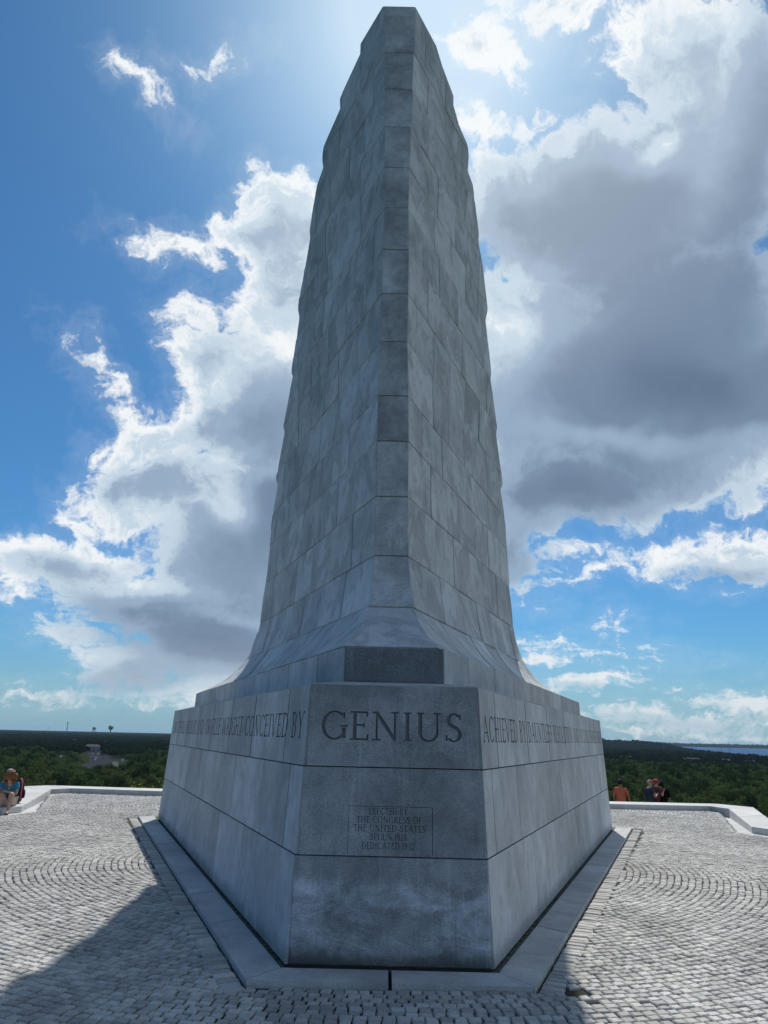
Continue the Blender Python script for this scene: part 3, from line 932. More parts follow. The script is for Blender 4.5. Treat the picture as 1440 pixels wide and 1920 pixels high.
def build_monument():
    M = thing('monument', MON, 'tall tapering grey granite tower on a stepped base inscribed GENIUS, standing on the paved plaza', 'monument')
    G, GU, GF, GP = ('granite',), ('granite_upper',), ('granite_front',), ('granite_prow',)
    zs = [Z0B, .98, 1.80, Z1B]
    # -- solid dark core behind the joints of the base
    ins = .03
    b = MB()
    def ring(z, k):
        hw, y = base_front(z)
        s = 12.45
        rx, ry = hw + s * math.sin(T22), y + s * math.cos(T22)
        return [(-hw + k, y + k), (hw - k, y + k), (rx - k * 1.2, ry), (rx - .6, ry + .9), (-rx + .6, ry + .9), (-rx + k * 1.2, ry)]
    z_ = [(x, y) for x, y in ring(Z0B - .05, ins)]
    t_ = ring(Z1B - .02, ins)
    b.prism([(x - MON.x, y - MON.y) for x, y in z_], 0, Z1B - .02, 0, [(x - MON.x, y - MON.y) for x, y in t_])
    b.build('base_core', ('joint_dark',), M)
    # -- front stones with the inscriptions
    nf = Vector((0, -1, BAT)).normalized()
    hw = base_front(1.4)[0]
    pol = text_polys('GENIUS', -.765, .725, 2.062, .285, space=.09)
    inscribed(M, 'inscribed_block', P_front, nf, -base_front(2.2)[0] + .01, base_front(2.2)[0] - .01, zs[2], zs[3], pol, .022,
              ('granite_front', 'carved_shaded', 'carved_shaded'), .5, proud=.004)['label'] = 'front stone carved with the word GENIUS'
    lines = [('ERECTED BY', -.235, .155, 1.360), ('THE CONGRESS OF', -.355, .295, 1.283), ('THE UNITED STATES', -.385, .335, 1.205),
             ('BEGUN 1928', -.215, .150, 1.127), ('DEDICATED 1932', -.295, .225, 1.049)]
    pol = []
    for t, a, c, y in lines:
        pol += text_polys(t, a, c, y, .060, space=.10)
    fw = .0045
    for q in (((-.435, 1.432), (.405, 1.432 + fw)), ((-.435, 1.0), (-.435 + fw, 1.432)), ((.399, 1.0), (.405, 1.432))):
        (x0, y0), (x1, y1) = q
        pol.append([(x0, y0), (x1, y0), (x1, y1), (x0, y1)])
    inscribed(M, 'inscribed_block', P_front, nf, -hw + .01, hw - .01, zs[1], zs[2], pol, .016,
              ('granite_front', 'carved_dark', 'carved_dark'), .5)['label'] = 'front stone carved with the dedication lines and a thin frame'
    h0 = base_front(.5)[0]
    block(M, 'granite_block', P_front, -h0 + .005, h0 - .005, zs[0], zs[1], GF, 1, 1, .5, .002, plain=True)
    # -- side walls
    J = [[0, 2.35, 4.08, 6.38, 8.0, 9.3, 10.9, 12.45], [0, .38, 1.65, 3.40, 5.0, 6.7, 8.4, 10.36, 12.45], [0, .72, 2.5, 4.2, 5.95, 7.6, 9.3, 10.9, 12.45]]
    for side in (-1, 1):
        P = P_base(side)
        n = Vector((side * math.cos(T22), -math.sin(T22), BAT)).normalized()
        if side < 0:
            pol = text_polys('BROTHERS WILBUR AND ORVILLE WRIGHT CONCEIVED BY'[::1], -11.95, -.12, 2.068, .272, space=.10)
            pol = [[(-x, y) for x, y in p] for p in pol]
        else:
            pol = text_polys('ACHIEVED BY DAUNTLESS RESOLUTION AND UNCONQUERABLE FAITH', .12, 12.2, 2.068, .272, space=.10)
        for k in range(3):
            jj = J[k]
            for a, c in zip(jj, jj[1:]):
                if side < 0:
                    a, c = a * 1.0 + (0 if a == 0 else .12), c + (.12 if c < 12.4 else 0)
                pr = random.uniform(-.0015, .0015)
                if k == 2:
                    inscribed(M, 'inscribed_block', P, n, a + .004, c - .004, zs[2], zs[3], pol, .016,
                              ('granite', 'carved_shaded', 'carved_shaded'), .3, proud=pr)
                else:
                    block(M, 'granite_block', P, a, c, zs[k], zs[k + 1], G, 1, 1, .3, pr, .004, flip=side < 0, last=c > 12.4)
    # rear wall of the base (plain courses, out of sight)
    hwz, yz = base_front(0.1)
    rx, ry = hwz + 12.45 * math.sin(T22), yz + 12.45 * math.cos(T22)
    # -- wash: sloped top slabs of the base
    b = MB()
    z1, z2 = Z1B + .003, 2.685
    A0, A1 = base_front(Z1B), 12.42
    d = (math.sin(T22), math.cos(T22))
    fo = [(-A0[0], A0[1]), (A0[0], A0[1])]
    ro = [(-A0[0] - A1 * d[0], A0[1] + A1 * d[1]), (A0[0] + A1 * d[0], A0[1] + A1 * d[1])]
    y2, h2 = 8.175, .572
    fi = [(-h2, y2 + .02), (h2, y2 + .02)]
    ri = [(-h2 - 12.0 * d[0], y2 + 12.0 * d[1]), (h2 + 12.0 * d[0], y2 + 12.0 * d[1])]
    q = lambda p, z: (p[0] - MON.x, p[1] - MON.y, z)
    for poly in ((fo[0], fo[1], fi[1], fi[0]), (fo[1], ro[1], ri[1], fi[1]), (ro[0], fo[0], fi[0], ri[0]), (ro[1], ro[0], ri[0], ri[1])):
        b.add([q(poly[0], z1), q(poly[1], z1), q(poly[2], z2), q(poly[3], z2)], [(0, 1, 2, 3)])
        b.add([q(poly[0], z1), q(poly[1], z1), q(poly[1], z1 - .02), q(poly[0], z1 - .02)], [(3, 2, 1, 0)])
    b.build('base_wash', ('granite_ledge',), M)
    # -- second step
    def P2(side):
        dv = Vector((side * d[0], d[1], 0))
        return lambda s, z: Vector((side * (h2 - .018 * (z - 2.67)), y2 + .03 * (z - 2.67), z)) + dv * s
    P2f = lambda x, z: Vector((x, y2 + .03 * (z - 2.67), z))
    ZA, ZB = 2.675, 3.075
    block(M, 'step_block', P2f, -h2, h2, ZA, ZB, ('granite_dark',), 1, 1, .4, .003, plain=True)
    for side in (-1, 1):
        us = [0, 1.05, 2.45, 3.75, 5.1, 6.35, 7.6, 8.7, 9.8, 10.9, 11.9]
        for a, c in zip(us, us[1:]):
            block(M, 'step_block', P2(side), a, c, ZA, ZB, G, 1, 1, .3, random.uniform(-.002, .002), .004, flip=side < 0)
    b = MB()
    e = .04
    r2 = (h2 + 11.85 * d[0], y2 + 11.85 * d[1])
    poly = [(-h2 + e, y2 + e), (h2 - e, y2 + e), (r2[0] - e, r2[1]), (r2[0] - .6, r2[1] + .6), (-r2[0] + .6, r2[1] + .6), (-r2[0] + e, r2[1])]
    b.prism([(x - MON.x, y - MON.y) for x, y in poly], 2.3, 3.066)
    b.build('step_core', ('granite_ledge',), M)
    # -- tower: courses of stones on both flanks, one prow stone per course
    cz = [TW[i][0] for i in CIDX]
    zc = [3.081] + cz
    stag = [.55, 1.15, .0, .8, .35, 1.0, .15, .7, .45, 1.1, .25, .9, .5, .3]
    for k in range(len(zc) - 1):
        za, zb = zc[k], zc[k + 1]
        nv = 4 if k < 2 else 5
        for side in (-1, 1):
            P = P_flank(side)
            smax = max(tw(za + (zb - za) * t / 4)[4 if side < 0 else 5] for t in range(5))
            if k < 2:
                step = 1.0
            else:
                step = .98
            u, us = stag[k] + (.25 if side > 0 else 0), [0.0]
            while u < smax - .45:
                if u > .3:
                    us.append(u)
                u += step * random.uniform(.85, 1.15)
            us.append(smax)
            for i, (a, c) in enumerate(zip(us, us[1:])):
                pr = random.choice((-.009, -.004, 0.0, .004, .008))
                block(M, 'tower_block', P, a, c, za, zb, GU, 1 if i < len(us) - 2 else 2, nv if k < 2 or i < len(us) - 2 else 18, .25, pr, .007, flip=side < 0, plain=True)
        # prow stone: its own width, standing a little proud where the photo shows a lip
        lip = .006 if k in (5, 8) else .002
        def Pf(u, z):
            y, xl, xr = tw(z)[:3]
            return Vector((xl + (xr - xl) * u, y, z))
        g0 = GAP
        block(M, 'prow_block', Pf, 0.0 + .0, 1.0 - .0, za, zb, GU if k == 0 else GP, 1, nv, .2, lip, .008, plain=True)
    # flare behind the wing tips, the part the sun catches
    c2 = [(-4.95, 19.1, 4.88, 19.1), (-4.06, 17.75, 3.93, 17.75), (-3.60, 17.05, 3.47, 17.05), (-3.32, 16.65, 3.18, 16.6),
          (-3.15, 16.35, 3.0, 16.25), (-3.06, 16.15, 2.88, 16.0), (-2.97, 16.0, 2.78, 15.8)]
    for side in (-1, 1):
        Pk = P_flank(side)
        def Pr(u, i):
            i = max(0.0, min(i, 6.0))
            j = min(int(i), 5); t = i - j
            za, zb = TW[j][0], TW[j + 1][0]
            z = za + (zb - za) * t
            c = Pk(99, z)
            o = 0 if side < 0 else 2
            e0, e1 = c2[j], c2[j + 1]
            e = Vector((e0[o] + (e1[o] - e0[o]) * t, e0[o + 1] + (e1[o + 1] - e0[o + 1]) * t, z))
            return c + (e - c) * max(0.0, min(1.0, u))
        for a, c in ((0.0, 3.0), (3.0, 6.0)):
            block(M, 'flare_block', Pr, .0, 1.0, a, c, GU, 4, 6, .05, .0, .006, flip=side < 0, plain=True)
        # the rest of the flare round the back
        def Pb(u, i):
            a = Pr(1.0, i)
            e = Vector((side * .8, a.y + .9 * (1 - i / 7), a.z))
            return a + (e - a) * u
        block(M, 'flare_block', Pb, 0.0, 1.0, 0.0, 6.0, GU, 2, 6, .05, .0, .006, flip=side < 0, plain=True)
    # core of the tower
    vs, fs = [], []
    rows = [TW[i][0] for i in range(len(TW))]
    for z in rows:
        kk = .03
        y, xl, xr, th, sl, sr = tw(z)
        a = R(th)
        pl = P_flank(-1, kk); pr_ = P_flank(1, kk)
        L, Rr = pl(max(.1, sl - .04), z), pr_(max(.1, sr - .04), z)
        FL, FR = pl(.02, z), pr_(.02, z)
        FL.y += kk; FR.y += kk
        Bk = lambda q: Vector((q.x * (1 + .95 / q.y) - (.03 if q.x > 0 else -.03), q.y + .95, q.z))  # unseen back corners pushed outwards to widen the tower's ground shadow
        back = [Bk(Rr), Bk(L)]
        vs += [v - MON for v in (FL, FR, Rr, back[0], back[1], L)]
    for j in range(len(rows) - 1):
        for i in range(6):
            a, b2 = j * 6 + i, j * 6 + (i + 1) % 6
            fs.append((a, b2, b2 + 6, a + 6))
    n = len(rows) - 1
    fs.append(tuple(n * 6 + i for i in range(6)))
    link('tower_core', mesh('tower_core', vs, fs, ('granite_upper',)), M)
    return M


# ------------------------------------------------------------------ plaza
PLAZA = [(-14.8, 4.0), (-9.23, 20.35), (-11.28, 25.75), (-11.0, 26.3), (-7.5, 25.95), (0, 25.55), (7.3, 25.1), (10.6, 25.35), (10.83, 24.74),
         (8.87, 19.51), (15.6, 4.0)]
RINGC = (0.0, 14.5)
GUT = .045
LW = .375                     # width of the ledge slabs
LF = (BHW - .02, 7.56)        # wall corner on the ground


def inside(poly, x, y):
    """vectorised point in polygon"""
    x, y = np.asarray(x), np.asarray(y)
    c = np.zeros(x.shape, bool)
    n = len(poly)
    for i in range(n):
        x0, y0 = poly[i]
        x1, y1 = poly[(i + 1) % n]
        m = ((y0 > y) != (y1 > y)) & (x < (x1 - x0) * (y - y0) / (y1 - y0 + 1e-12) + x0)
        c ^= m
    return c


def wall_off(o):
    """outline of the base on the ground pushed outwards by o (front corners and rear corners)"""
    c, s = math.cos(T22), math.sin(T22)
    # side line: points with (x - BHW) * c - (y - BY0) * s = o ; front line y = BY0 - o
    yf = BY0 - o * .97
    xf = BHW + (o + (yf - BY0) * s) / c
    yr = 19.28 + .30
    xr = BHW + (o + (yr - BY0) * s) / c
    return (xf, yf), (xr, yr)


def sett_verts(cx, cy, ux, uy, a, b, rg, hz):
    """8 lower/upper + inner top ring of one sett, half sizes a (along u) and b"""
    j = rg.uniform(-.008, .008, (4, 2))
    pts = []
    for k, (p, q) in enumerate(((-1, -1), (1, -1), (1, 1), (-1, 1))):
        pts.append((p * a + j[k, 0], q * b + j[k, 1]))
    tx, ty = rg.normal(0, .016, 2)
    vs = []
    for sc, z in ((1.0, -.05), (1.0, -.010), (.80, .0)):
        for (p, q) in pts:
            p2, q2 = p * sc, q * sc
            zz = z + hz + ((p2 * tx + q2 * ty) if z > -.04 else 0)
            if sc < 1:
                zz += rg.uniform(-.002, .002)
            vs.append((cx + p2 * ux - q2 * uy, cy + p2 * uy + q2 * ux, zz))
    return vs


SFACES = [(8, 9, 10, 11), (4, 5, 9, 8), (5, 6, 10, 9), (6, 7, 11, 10), (7, 4, 8, 11), (0, 1, 5, 4), (1, 2, 6, 5), (2, 3, 7, 6), (3, 0, 4, 7)]


def build_plaza():
    pl = link('plaza', mesh('plaza', [(x, y, -.022) for x, y in PLAZA] + [(15.6, -12, -.022), (-14.8, -12, -.022)],
                            [(13 - 1, 0, 1, 2, 3, 4, 5, 6, 7, 8, 9, 10, 11)][:1] and [tuple([12] + list(range(11)) + [11])], ('sand_joint',)))
    # normals up
    me = pl.data
    if me.polygons[0].normal.z < 0:
        me.flip_normals()
    tag(pl, kind='structure')
    rg = np.random.default_rng(5)
    cand = []            # cx, cy, ux, uy, a, b, hz
    (xf, yf), (xr, yr) = wall_off(GUT + LW + .30)
    keep_out = [(-xf, yf + .28), (xf, yf + .28), (xr, yr), (xr - 1, yr + .5), (-xr + 1, yr + .5), (-xr, yr)]
    rr = 3.0
    while rr < 22:
        ph = rg.uniform(0, 1)
        L = .113
        n = int(2 * math.pi * rr / L)
        row = .103 * (1 + .04 * math.sin(rr * 3))
        for i in range(n):
            th = (i + ph) * 2 * math.pi / n
            # the rows wander a little
            r2 = rr + .022 * math.sin(th * 7 + rr * .4) + .006 * math.sin(th * 31 + rr * 2) + rg.uniform(-.004, .004)
            x, y = RINGC[0] + r2 * math.cos(th), RINGC[1] + r2 * math.sin(th) * 1.0
            if y < 3.2 or y > 26.4 or abs(x) > 15 or abs(x) > 1.2 + .78 * y:
                continue
            cand.append((x, y, -math.sin(th), math.cos(th), L / 2 * rg.uniform(.80, .96), row / 2 * rg.uniform(.80, .94),
                         rg.normal(0, .0026) + .006 * math.sin(x * 1.3) * math.sin(y * 1.1)))
        rr += row
    cand = np.array(cand)
    ok = inside(PLAZA, cand[:, 0], cand[:, 1]) & ~inside(keep_out, cand[:, 0], cand[:, 1])
    cand = cand[ok]
    # a few lost setts near the corner of the ledge
    for hx, hy, hr in ((1.62, 7.22, .10), (1.74, 6.98, .07), (-.02, 7.04, .05)):
        d = np.hypot(cand[:, 0] - hx, cand[:, 1] - hy)
        cand = cand[d > hr]
    # border row along the ledge, setts laid across it
    bord = []
    (bx, by), (bx2, by2) = wall_off(GUT + LW + .125)
    for side in (-1, 1):
        Lb = math.hypot(bx2 - bx, by2 - by)
        t = .02
        while t < Lb:
            w = rg.uniform(.105, .14)
            x, y = bx + (bx2 - bx) * t / Lb, by + (by2 - by) * t / Lb
            bord.append((side * x, y, side * math.sin(T22), math.cos(T22), w / 2 * .84, .100, rg.normal(0, .003)))
            t += w
    # border rows along the two gutters
    for side, p0, p1 in ((-1, (-14.8, 4.0), (-9.23, 20.35)), (-1, (-9.23, 20.35), (-11.28, 25.75)), (1, (15.6, 4), (8.87, 19.51)), (1, (8.87, 19.51), (10.83, 24.74))):
        d = np.array(p1) - np.array(p0)
        Lb = np.hypot(*d)
        d /= Lb
        nrm = np.array((d[1], -d[0])) * (-side)
        nrm = nrm if inside(PLAZA, p0[0] + d[0] * Lb / 2 + nrm[0] * .3, p0[1] + d[1] * Lb / 2 + nrm[1] * .3) else -nrm
        t = .05
        while t < Lb:
            x, y = p0[0] + d[0] * t + nrm[0] * .07, p0[1] + d[1] * t + nrm[1] * .07
            bord.append((x, y, d[0], d[1], .058, .055, 0.0))
            t += .125
    allv, allf = [], []
    dist = np.hypot(cand[:, 0] - CAM.x, cand[:, 1] - CAM.y)
    vis = (np.abs(cand[:, 0]) < .545 * cand[:, 1] + .05) & (cand[:, 1] > 5.0)
    order = np.argsort(np.where(vis, dist, 1e9))
    near = set(order[:300].tolist())
    protos = []
    for k in range(14):
        protos.append(mesh('sett', sett_verts(0, 0, 1, 0, .0500, .0450, rg, 0), SFACES, ('sett',)))
    for i in near:
        x, y, ux, uy, a, b, hz = cand[i]
        o = link('sett', protos[int(rg.integers(14))], pl, (x, y, hz), (0, 0, math.atan2(uy, ux)))
        o.scale = (a / .0500, b / .0450, 1)
    for i in range(len(cand)):
        if i in near:
            continue
        b0 = len(allv)
        allv += sett_verts(*cand[i][:6], rg, cand[i][6])
        allf += [tuple(q + b0 for q in f) for f in SFACES]
    o = link('setts', mesh('setts', allv, allf, ('sett',)), pl)
    tag(o, kind='stuff')
    allv, allf = [], []
    for c in bord:
        b0 = len(allv)
        allv += sett_verts(*c[:6], rg, c[6])
        allf += [tuple(q + b0 for q in f) for f in SFACES]
    o = link('border_setts', mesh('border_setts', allv, allf, ('sett',)), pl)
    tag(o, kind='stuff')
    # ---- ledge of flat slabs round the base
    led = thing('ledge', (0, 7.3, 0), 'flat pale granite kerb slabs laid round the foot of the tower base', 'kerb')
    b = MB()
    i0, i1 = wall_off(GUT)
    o0, o1 = wall_off(GUT + LW)
    for side in (-1, 1):
        ts = [0.0]
        L = math.hypot(i1[0] - i0[0], i1[1] - i0[1])
        for t in (1.95, 3.55, 5.1, 6.7, 8.3, 9.9, 11.5):
            ts.append(t / L)
        ts.append(1.0)
        for a, c in zip(ts, ts[1:]):
            g = .008 / L
            a2, c2 = a + g, c - g
            P = lambda p, q, t: (side * (p[0] + (q[0] - p[0]) * t), p[1] + (q[1] - p[1]) * t - 7.3)
            poly = [P(i0, i1, a2), P(o0, o1, a2), P(o0, o1, c2), P(i0, i1, c2)]
            if side < 0:
                poly = poly[::-1]
            m = MB()
            hz = .042 + random.uniform(-.002, .002)
            cx = sum(p[0] for p in poly) / 4; cy = sum(p[1] for p in poly) / 4
            sh = [((p[0] - cx) * .996 + cx, (p[1] - cy) * .996 + cy) for p in poly]
            m.prism(poly, -.05, hz - .006)
            m.prism(sh, hz - .0055, hz)
            m.build('slab', ('granite_ledge',), led)
    for x0, x1, y0, y1 in ((-1, -.012, 0, 0), (.012, 1, 0, 0)):
        ia = (x0 * i0[0] if abs(x0) == 1 else x0 + .0, i0[1] - 7.3)
        ib = (x1 * i0[0] if abs(x1) == 1 else x1, i0[1] - 7.3)
        oa = (x0 * o0[0] if abs(x0) == 1 else x0, o0[1] - 7.3)
        ob = (x1 * o0[0] if abs(x1) == 1 else x1, o0[1] - 7.3)
        g = .004
        poly = [(oa[0] + g, oa[1]), (ob[0] - g, ob[1]), (ib[0] - g, ib[1]), (ia[0] + g, ia[1])]
        m = MB()
        m.prism(poly, -.05, .042)
        m.build('slab', ('granite_ledge',), led)
    # gutter floor between ledge and wall with mossy grit
    c0, c1 = wall_off(GUT + .02)
    d0, d1 = wall_off(-.2)
    m = MB()
    q = lambda p: (p[0], p[1] - 7.3, .026)
    m.add([q((-c0[0], c0[1])), q(c0), q(d0), q((-d0[0], d0[1]))], [(0, 1, 2, 3)])
    m.add([q(c0), q(c1), q(d1), q(d0)], [(0, 1, 2, 3)])
    m.add([q((-c1[0], c1[1])), q((-c0[0], c0[1])), q((-d0[0], d0[1])), q((-d1[0], d1[1]))], [(0, 1, 2, 3)])
    m.build('gutter', ('moss_grit',), led)


# ------------------------------------------------------------------ low coping walls and gutters round the plaza
def build_walls():
    lab = {-1: 'low pale stone wall with a broad flat coping on the left edge of the plaza, two people sit on it',
           1: 'low pale stone wall with a broad flat coping on the right edge of the plaza'}
    for side in (-1, 1):
        if side < 0:
            inner = [(-15.2, 4.0), (-9.54, 20.14), (-11.35, 25.95), (-10.9, 26.5), (-7.5, 26.12), (0, 25.72)]
            outer = [(-17.0, 4.0), (-11.35, 20.3), (-12.95, 26.6), (-12.2, 27.6), (-7.6, 27.25), (0, 26.8)]
        else:
            inner = [(16.0, 4.0), (9.22, 19.38), (11.05, 24.55), (10.8, 25.35), (7.3, 25.28), (0, 25.72)]
            outer = [(17.2, 4.0), (10.15, 19.9), (12.2, 25.3), (11.5, 26.4), (7.4, 26.35), (0, 26.8)]
        W = thing('coping_wall', (side * 10.5, 22, 0), lab[side], 'low wall')
        lx, ly = side * 10.5, 22
        def lerp(a, b, t):
            return (a[0] + (b[0] - a[0]) * t - lx, a[1] + (b[1] - a[1]) * t - ly)
        for k in range(len(inner) - 1):
            L = math.hypot(inner[k + 1][0] - inner[k][0], inner[k + 1][1] - inner[k][1])
            n = max(1, round(L / 2.4))
            for i in range(n):
                g = .004 / L
                a, c = i / n + g, (i + 1) / n - g
                poly = [lerp(inner[k], inner[k + 1], a), lerp(inner[k], inner[k + 1], c), lerp(outer[k], outer[k + 1], c), lerp(outer[k], outer[k + 1], a)]
                ar = sum(poly[j][0] * poly[(j + 1) % 4][1] - poly[(j + 1) % 4][0] * poly[j][1] for j in range(4))
                if ar < 0:
                    poly = poly[::-1]
                cx = sum(p[0] for p in poly) / 4; cy = sum(p[1] for p in poly) / 4
                sh = [((p[0] - cx) * .992 + cx, (p[1] - cy) * .985 + cy) for p in poly]
                m = MB()
                h = .15 + random.uniform(-.002, .002)
                m.prism(poly, -1.6, h - .012)
                m.prism(poly, h - .0115, h, 0, sh)
                m.build('coping_block', ('granite_coping',), W)
        # gutter slabs, sinking towards the far corner
        gut = ([(-14.8, 4.0, -.0), (-9.23, 20.35, -.0), (-11.28, 25.75, -.12)], inner[:3]) if side < 0 else \
              ([(15.6, 4.0, -.0), (8.87, 19.51, -.0), (10.83, 24.74, -.12)], inner[:3])
        m = MB()
        for k in range(2):
            a, c = gut[0][k], gut[0][k + 1]
            p, q = inner[k], inner[k + 1]
            n = 2 if k else 7
            for i in range(n):
                t0, t1 = i / n + .001, (i + 1) / n - .001
                z0, z1 = a[2] + (c[2] - a[2]) * t0 - .006, a[2] + (c[2] - a[2]) * t1 - .006
                A0, A1 = lerp(a, c, t0), lerp(a, c, t1)
                B0, B1 = lerp(p, q, t0), lerp(p, q, t1)
                m = MB()
                m.add([(*A0, z0), (*A1, z1), (*B1, z1), (*B0, z0), (*A0, z0 - .2), (*A1, z1 - .2), (*B1, z1 - .2), (*B0, z0 - .2)],
                      [(0, 1, 2, 3), (0, 4, 5, 1), (1, 5, 6, 2), (2, 6, 7, 3), (3, 7, 4, 0)])
                o = m.build('gutter_slab', ('granite_coping',), W)
                if o.data.polygons[0].normal.z < 0:
                    o.data.flip_normals()


# ------------------------------------------------------------------ hill, plain, water
def terrain():
    vs, fs = [], []
    c = (0, 12)
    prof = [(0, -1.2), (14, -1.2), (17, -1.25), (21, -1.9), (26, -3.6), (40, -9.5), (60, -17.5), (85, -24), (110, -26.6), (140, -27), (400, -27),
            (1200, -27), (4000, -27.0), (14000, -27.0)]
    n = 96
    for r, z in prof:
        for i in range(n):
            a = 2 * math.pi * i / n
            k = 1.15 if 14 <= r <= 60 else 1.0
            vs.append((c[0] + r * k * math.cos(a), c[1] + r * math.sin(a), z + (.25 * math.sin(3 * a + r) if 20 < r < 120 else 0)))
    for j in range(len(prof) - 1):
        for i in range(n):
            fs.append((j * n + i, j * n + (i + 1) % n, (j + 1) * n + (i + 1) % n, (j + 1) * n + i))
    fm = [0 if prof[j][0] < 180 else 1 for j in range(len(prof) - 1) for i in range(n)]
    o = link('ground', mesh('ground', vs, fs, ('grass', 'forest_floor'), fm, True))
    if o.data.polygons[n * 3].normal.z < 0:
        o.data.flip_normals()
    tag(o, kind='structure')


WATER = [(760, 1440), (900, 1850), (1180, 2900), (1480, 4000), (1850, 5200), (2250, 6500), (2650, 7800), (3500, 8600), (5600, 9000), (8200, 5200), (6000, 1000), (3000, 600)]


def build_plain():
    o = link('sound', mesh('sound', [(x, y, -26.6) for x, y in WATER], [tuple(range(len(WATER)))], ('sound_water',)))
    if o.data.polygons[0].normal.z < 0:
        o.data.flip_normals()
    tag(o, kind='structure')
    def sheet(name, poly, m, z):
        o = link(name, mesh(name, [(x, y, z) for x, y in poly], [tuple(range(len(poly)))], (m,)))
        if o.data.polygons[0].normal.z < 0:
            o.data.flip_normals()
        return tag(o, kind='structure')
    sheet('lawn', [(-180, 500), (-210, 480), (-262, 640), (-320, 790), (-270, 800), (-225, 700)], 'lawn', -26.98)
    sheet('road', [(-205, 520), (-216, 516), (-262, 640), (-272, 700), (-330, 850), (-395, 1010), (-378, 1016), (-318, 870), (-262, 745), (-252, 690), (-222, 570)], 'asphalt_shaded', -26.96)
    sheet('side_road', [(-296, 772), (-262, 790), (-240, 745), (-252, 738), (-268, 762), (-290, 752)], 'asphalt_shaded', -26.95)
    sheet('car_park', [(-330, 850), (-296, 860), (-330, 960), (-380, 960)], 'asphalt_shaded', -26.94)
    sheet('path', [(-262, 733), (-257, 735), (-186, 534), (-191, 532)], 'pale_concrete', -26.955)
    sheet('dune', [(1080, 3600), (1230, 3500), (1300, 3900), (1120, 4000)], 'sand', -22)


CLEAR = [(-186, 520), (-204, 510), (-246, 610), (-268, 670), (-325, 790), (-400, 1000), (-415, 1060), (-385, 1070), (-330, 900), (-266, 800), (-235, 740), (-198, 600)]


# ------------------------------------------------------------------ trees
def crown(seed, lobes, leaves, size, mname, flat=.8, spread=1.0):
    rg = np.random.default_rng(seed)
    vs, fs = [], []
    cs = []
    for k in range(lobes):
        a = rg.uniform(0, 2 * math.pi)
        r = math.sqrt(rg.uniform(0, 1)) * .68 * spread
        h = rg.uniform(.25, .95) * (1 - .55 * (r / spread) ** 2)
        cs.append((r * math.cos(a), r * math.sin(a), h * flat, rg.uniform(.22, .38)))
    for (x, y, z, rad) in cs:
        n = leaves
        d = rg.normal(0, 1, (n, 3))
        d /= np.linalg.norm(d, axis=1)[:, None]
        d[:, 2] = np.abs(d[:, 2]) * rg.choice([1, 1, 1, -.5], n)
        rr = rad * rg.uniform(.75, 1.08, n)
        for q in range(n):
            p = np.array((x, y, z)) + d[q] * rr[q] * (1, 1, .8)
            nn = d[q] + rg.normal(0, .45, 3)
            nn /= np.linalg.norm(nn)
            t = np.cross(nn, rg.normal(0, 1, 3))
            t /= np.linalg.norm(t) + 1e-9
            s = np.cross(nn, t)
            w = size * rg.uniform(.6, 1.3)
            b = len(vs)
            vs += [tuple(p - t * w - s * w * .5), tuple(p + t * w * .4 - s * w), tuple(p + t * w + s * w * .4), tuple(p - t * w * .3 + s * w)]
            fs.append((b, b + 1, b + 2, b + 3))
    return mesh('crown', vs, fs, (mname,))


def trunk_mesh():
    m = MB()
    m.tube((0, 0, -.6), (.02, .01, .10), .045, .032, 7)
    m.tube((.02, .01, .10), (-.02, .02, .5), .032, .014, 6)
    for k in range(5):
        a = k * 1.3
        m.tube((.01, .01, .05 + k * .07), (.4 * math.cos(a), .4 * math.sin(a), .35 + k * .07), .018, .006, 5)
    return mesh('trunk', m.v, m.f, ('bark',))


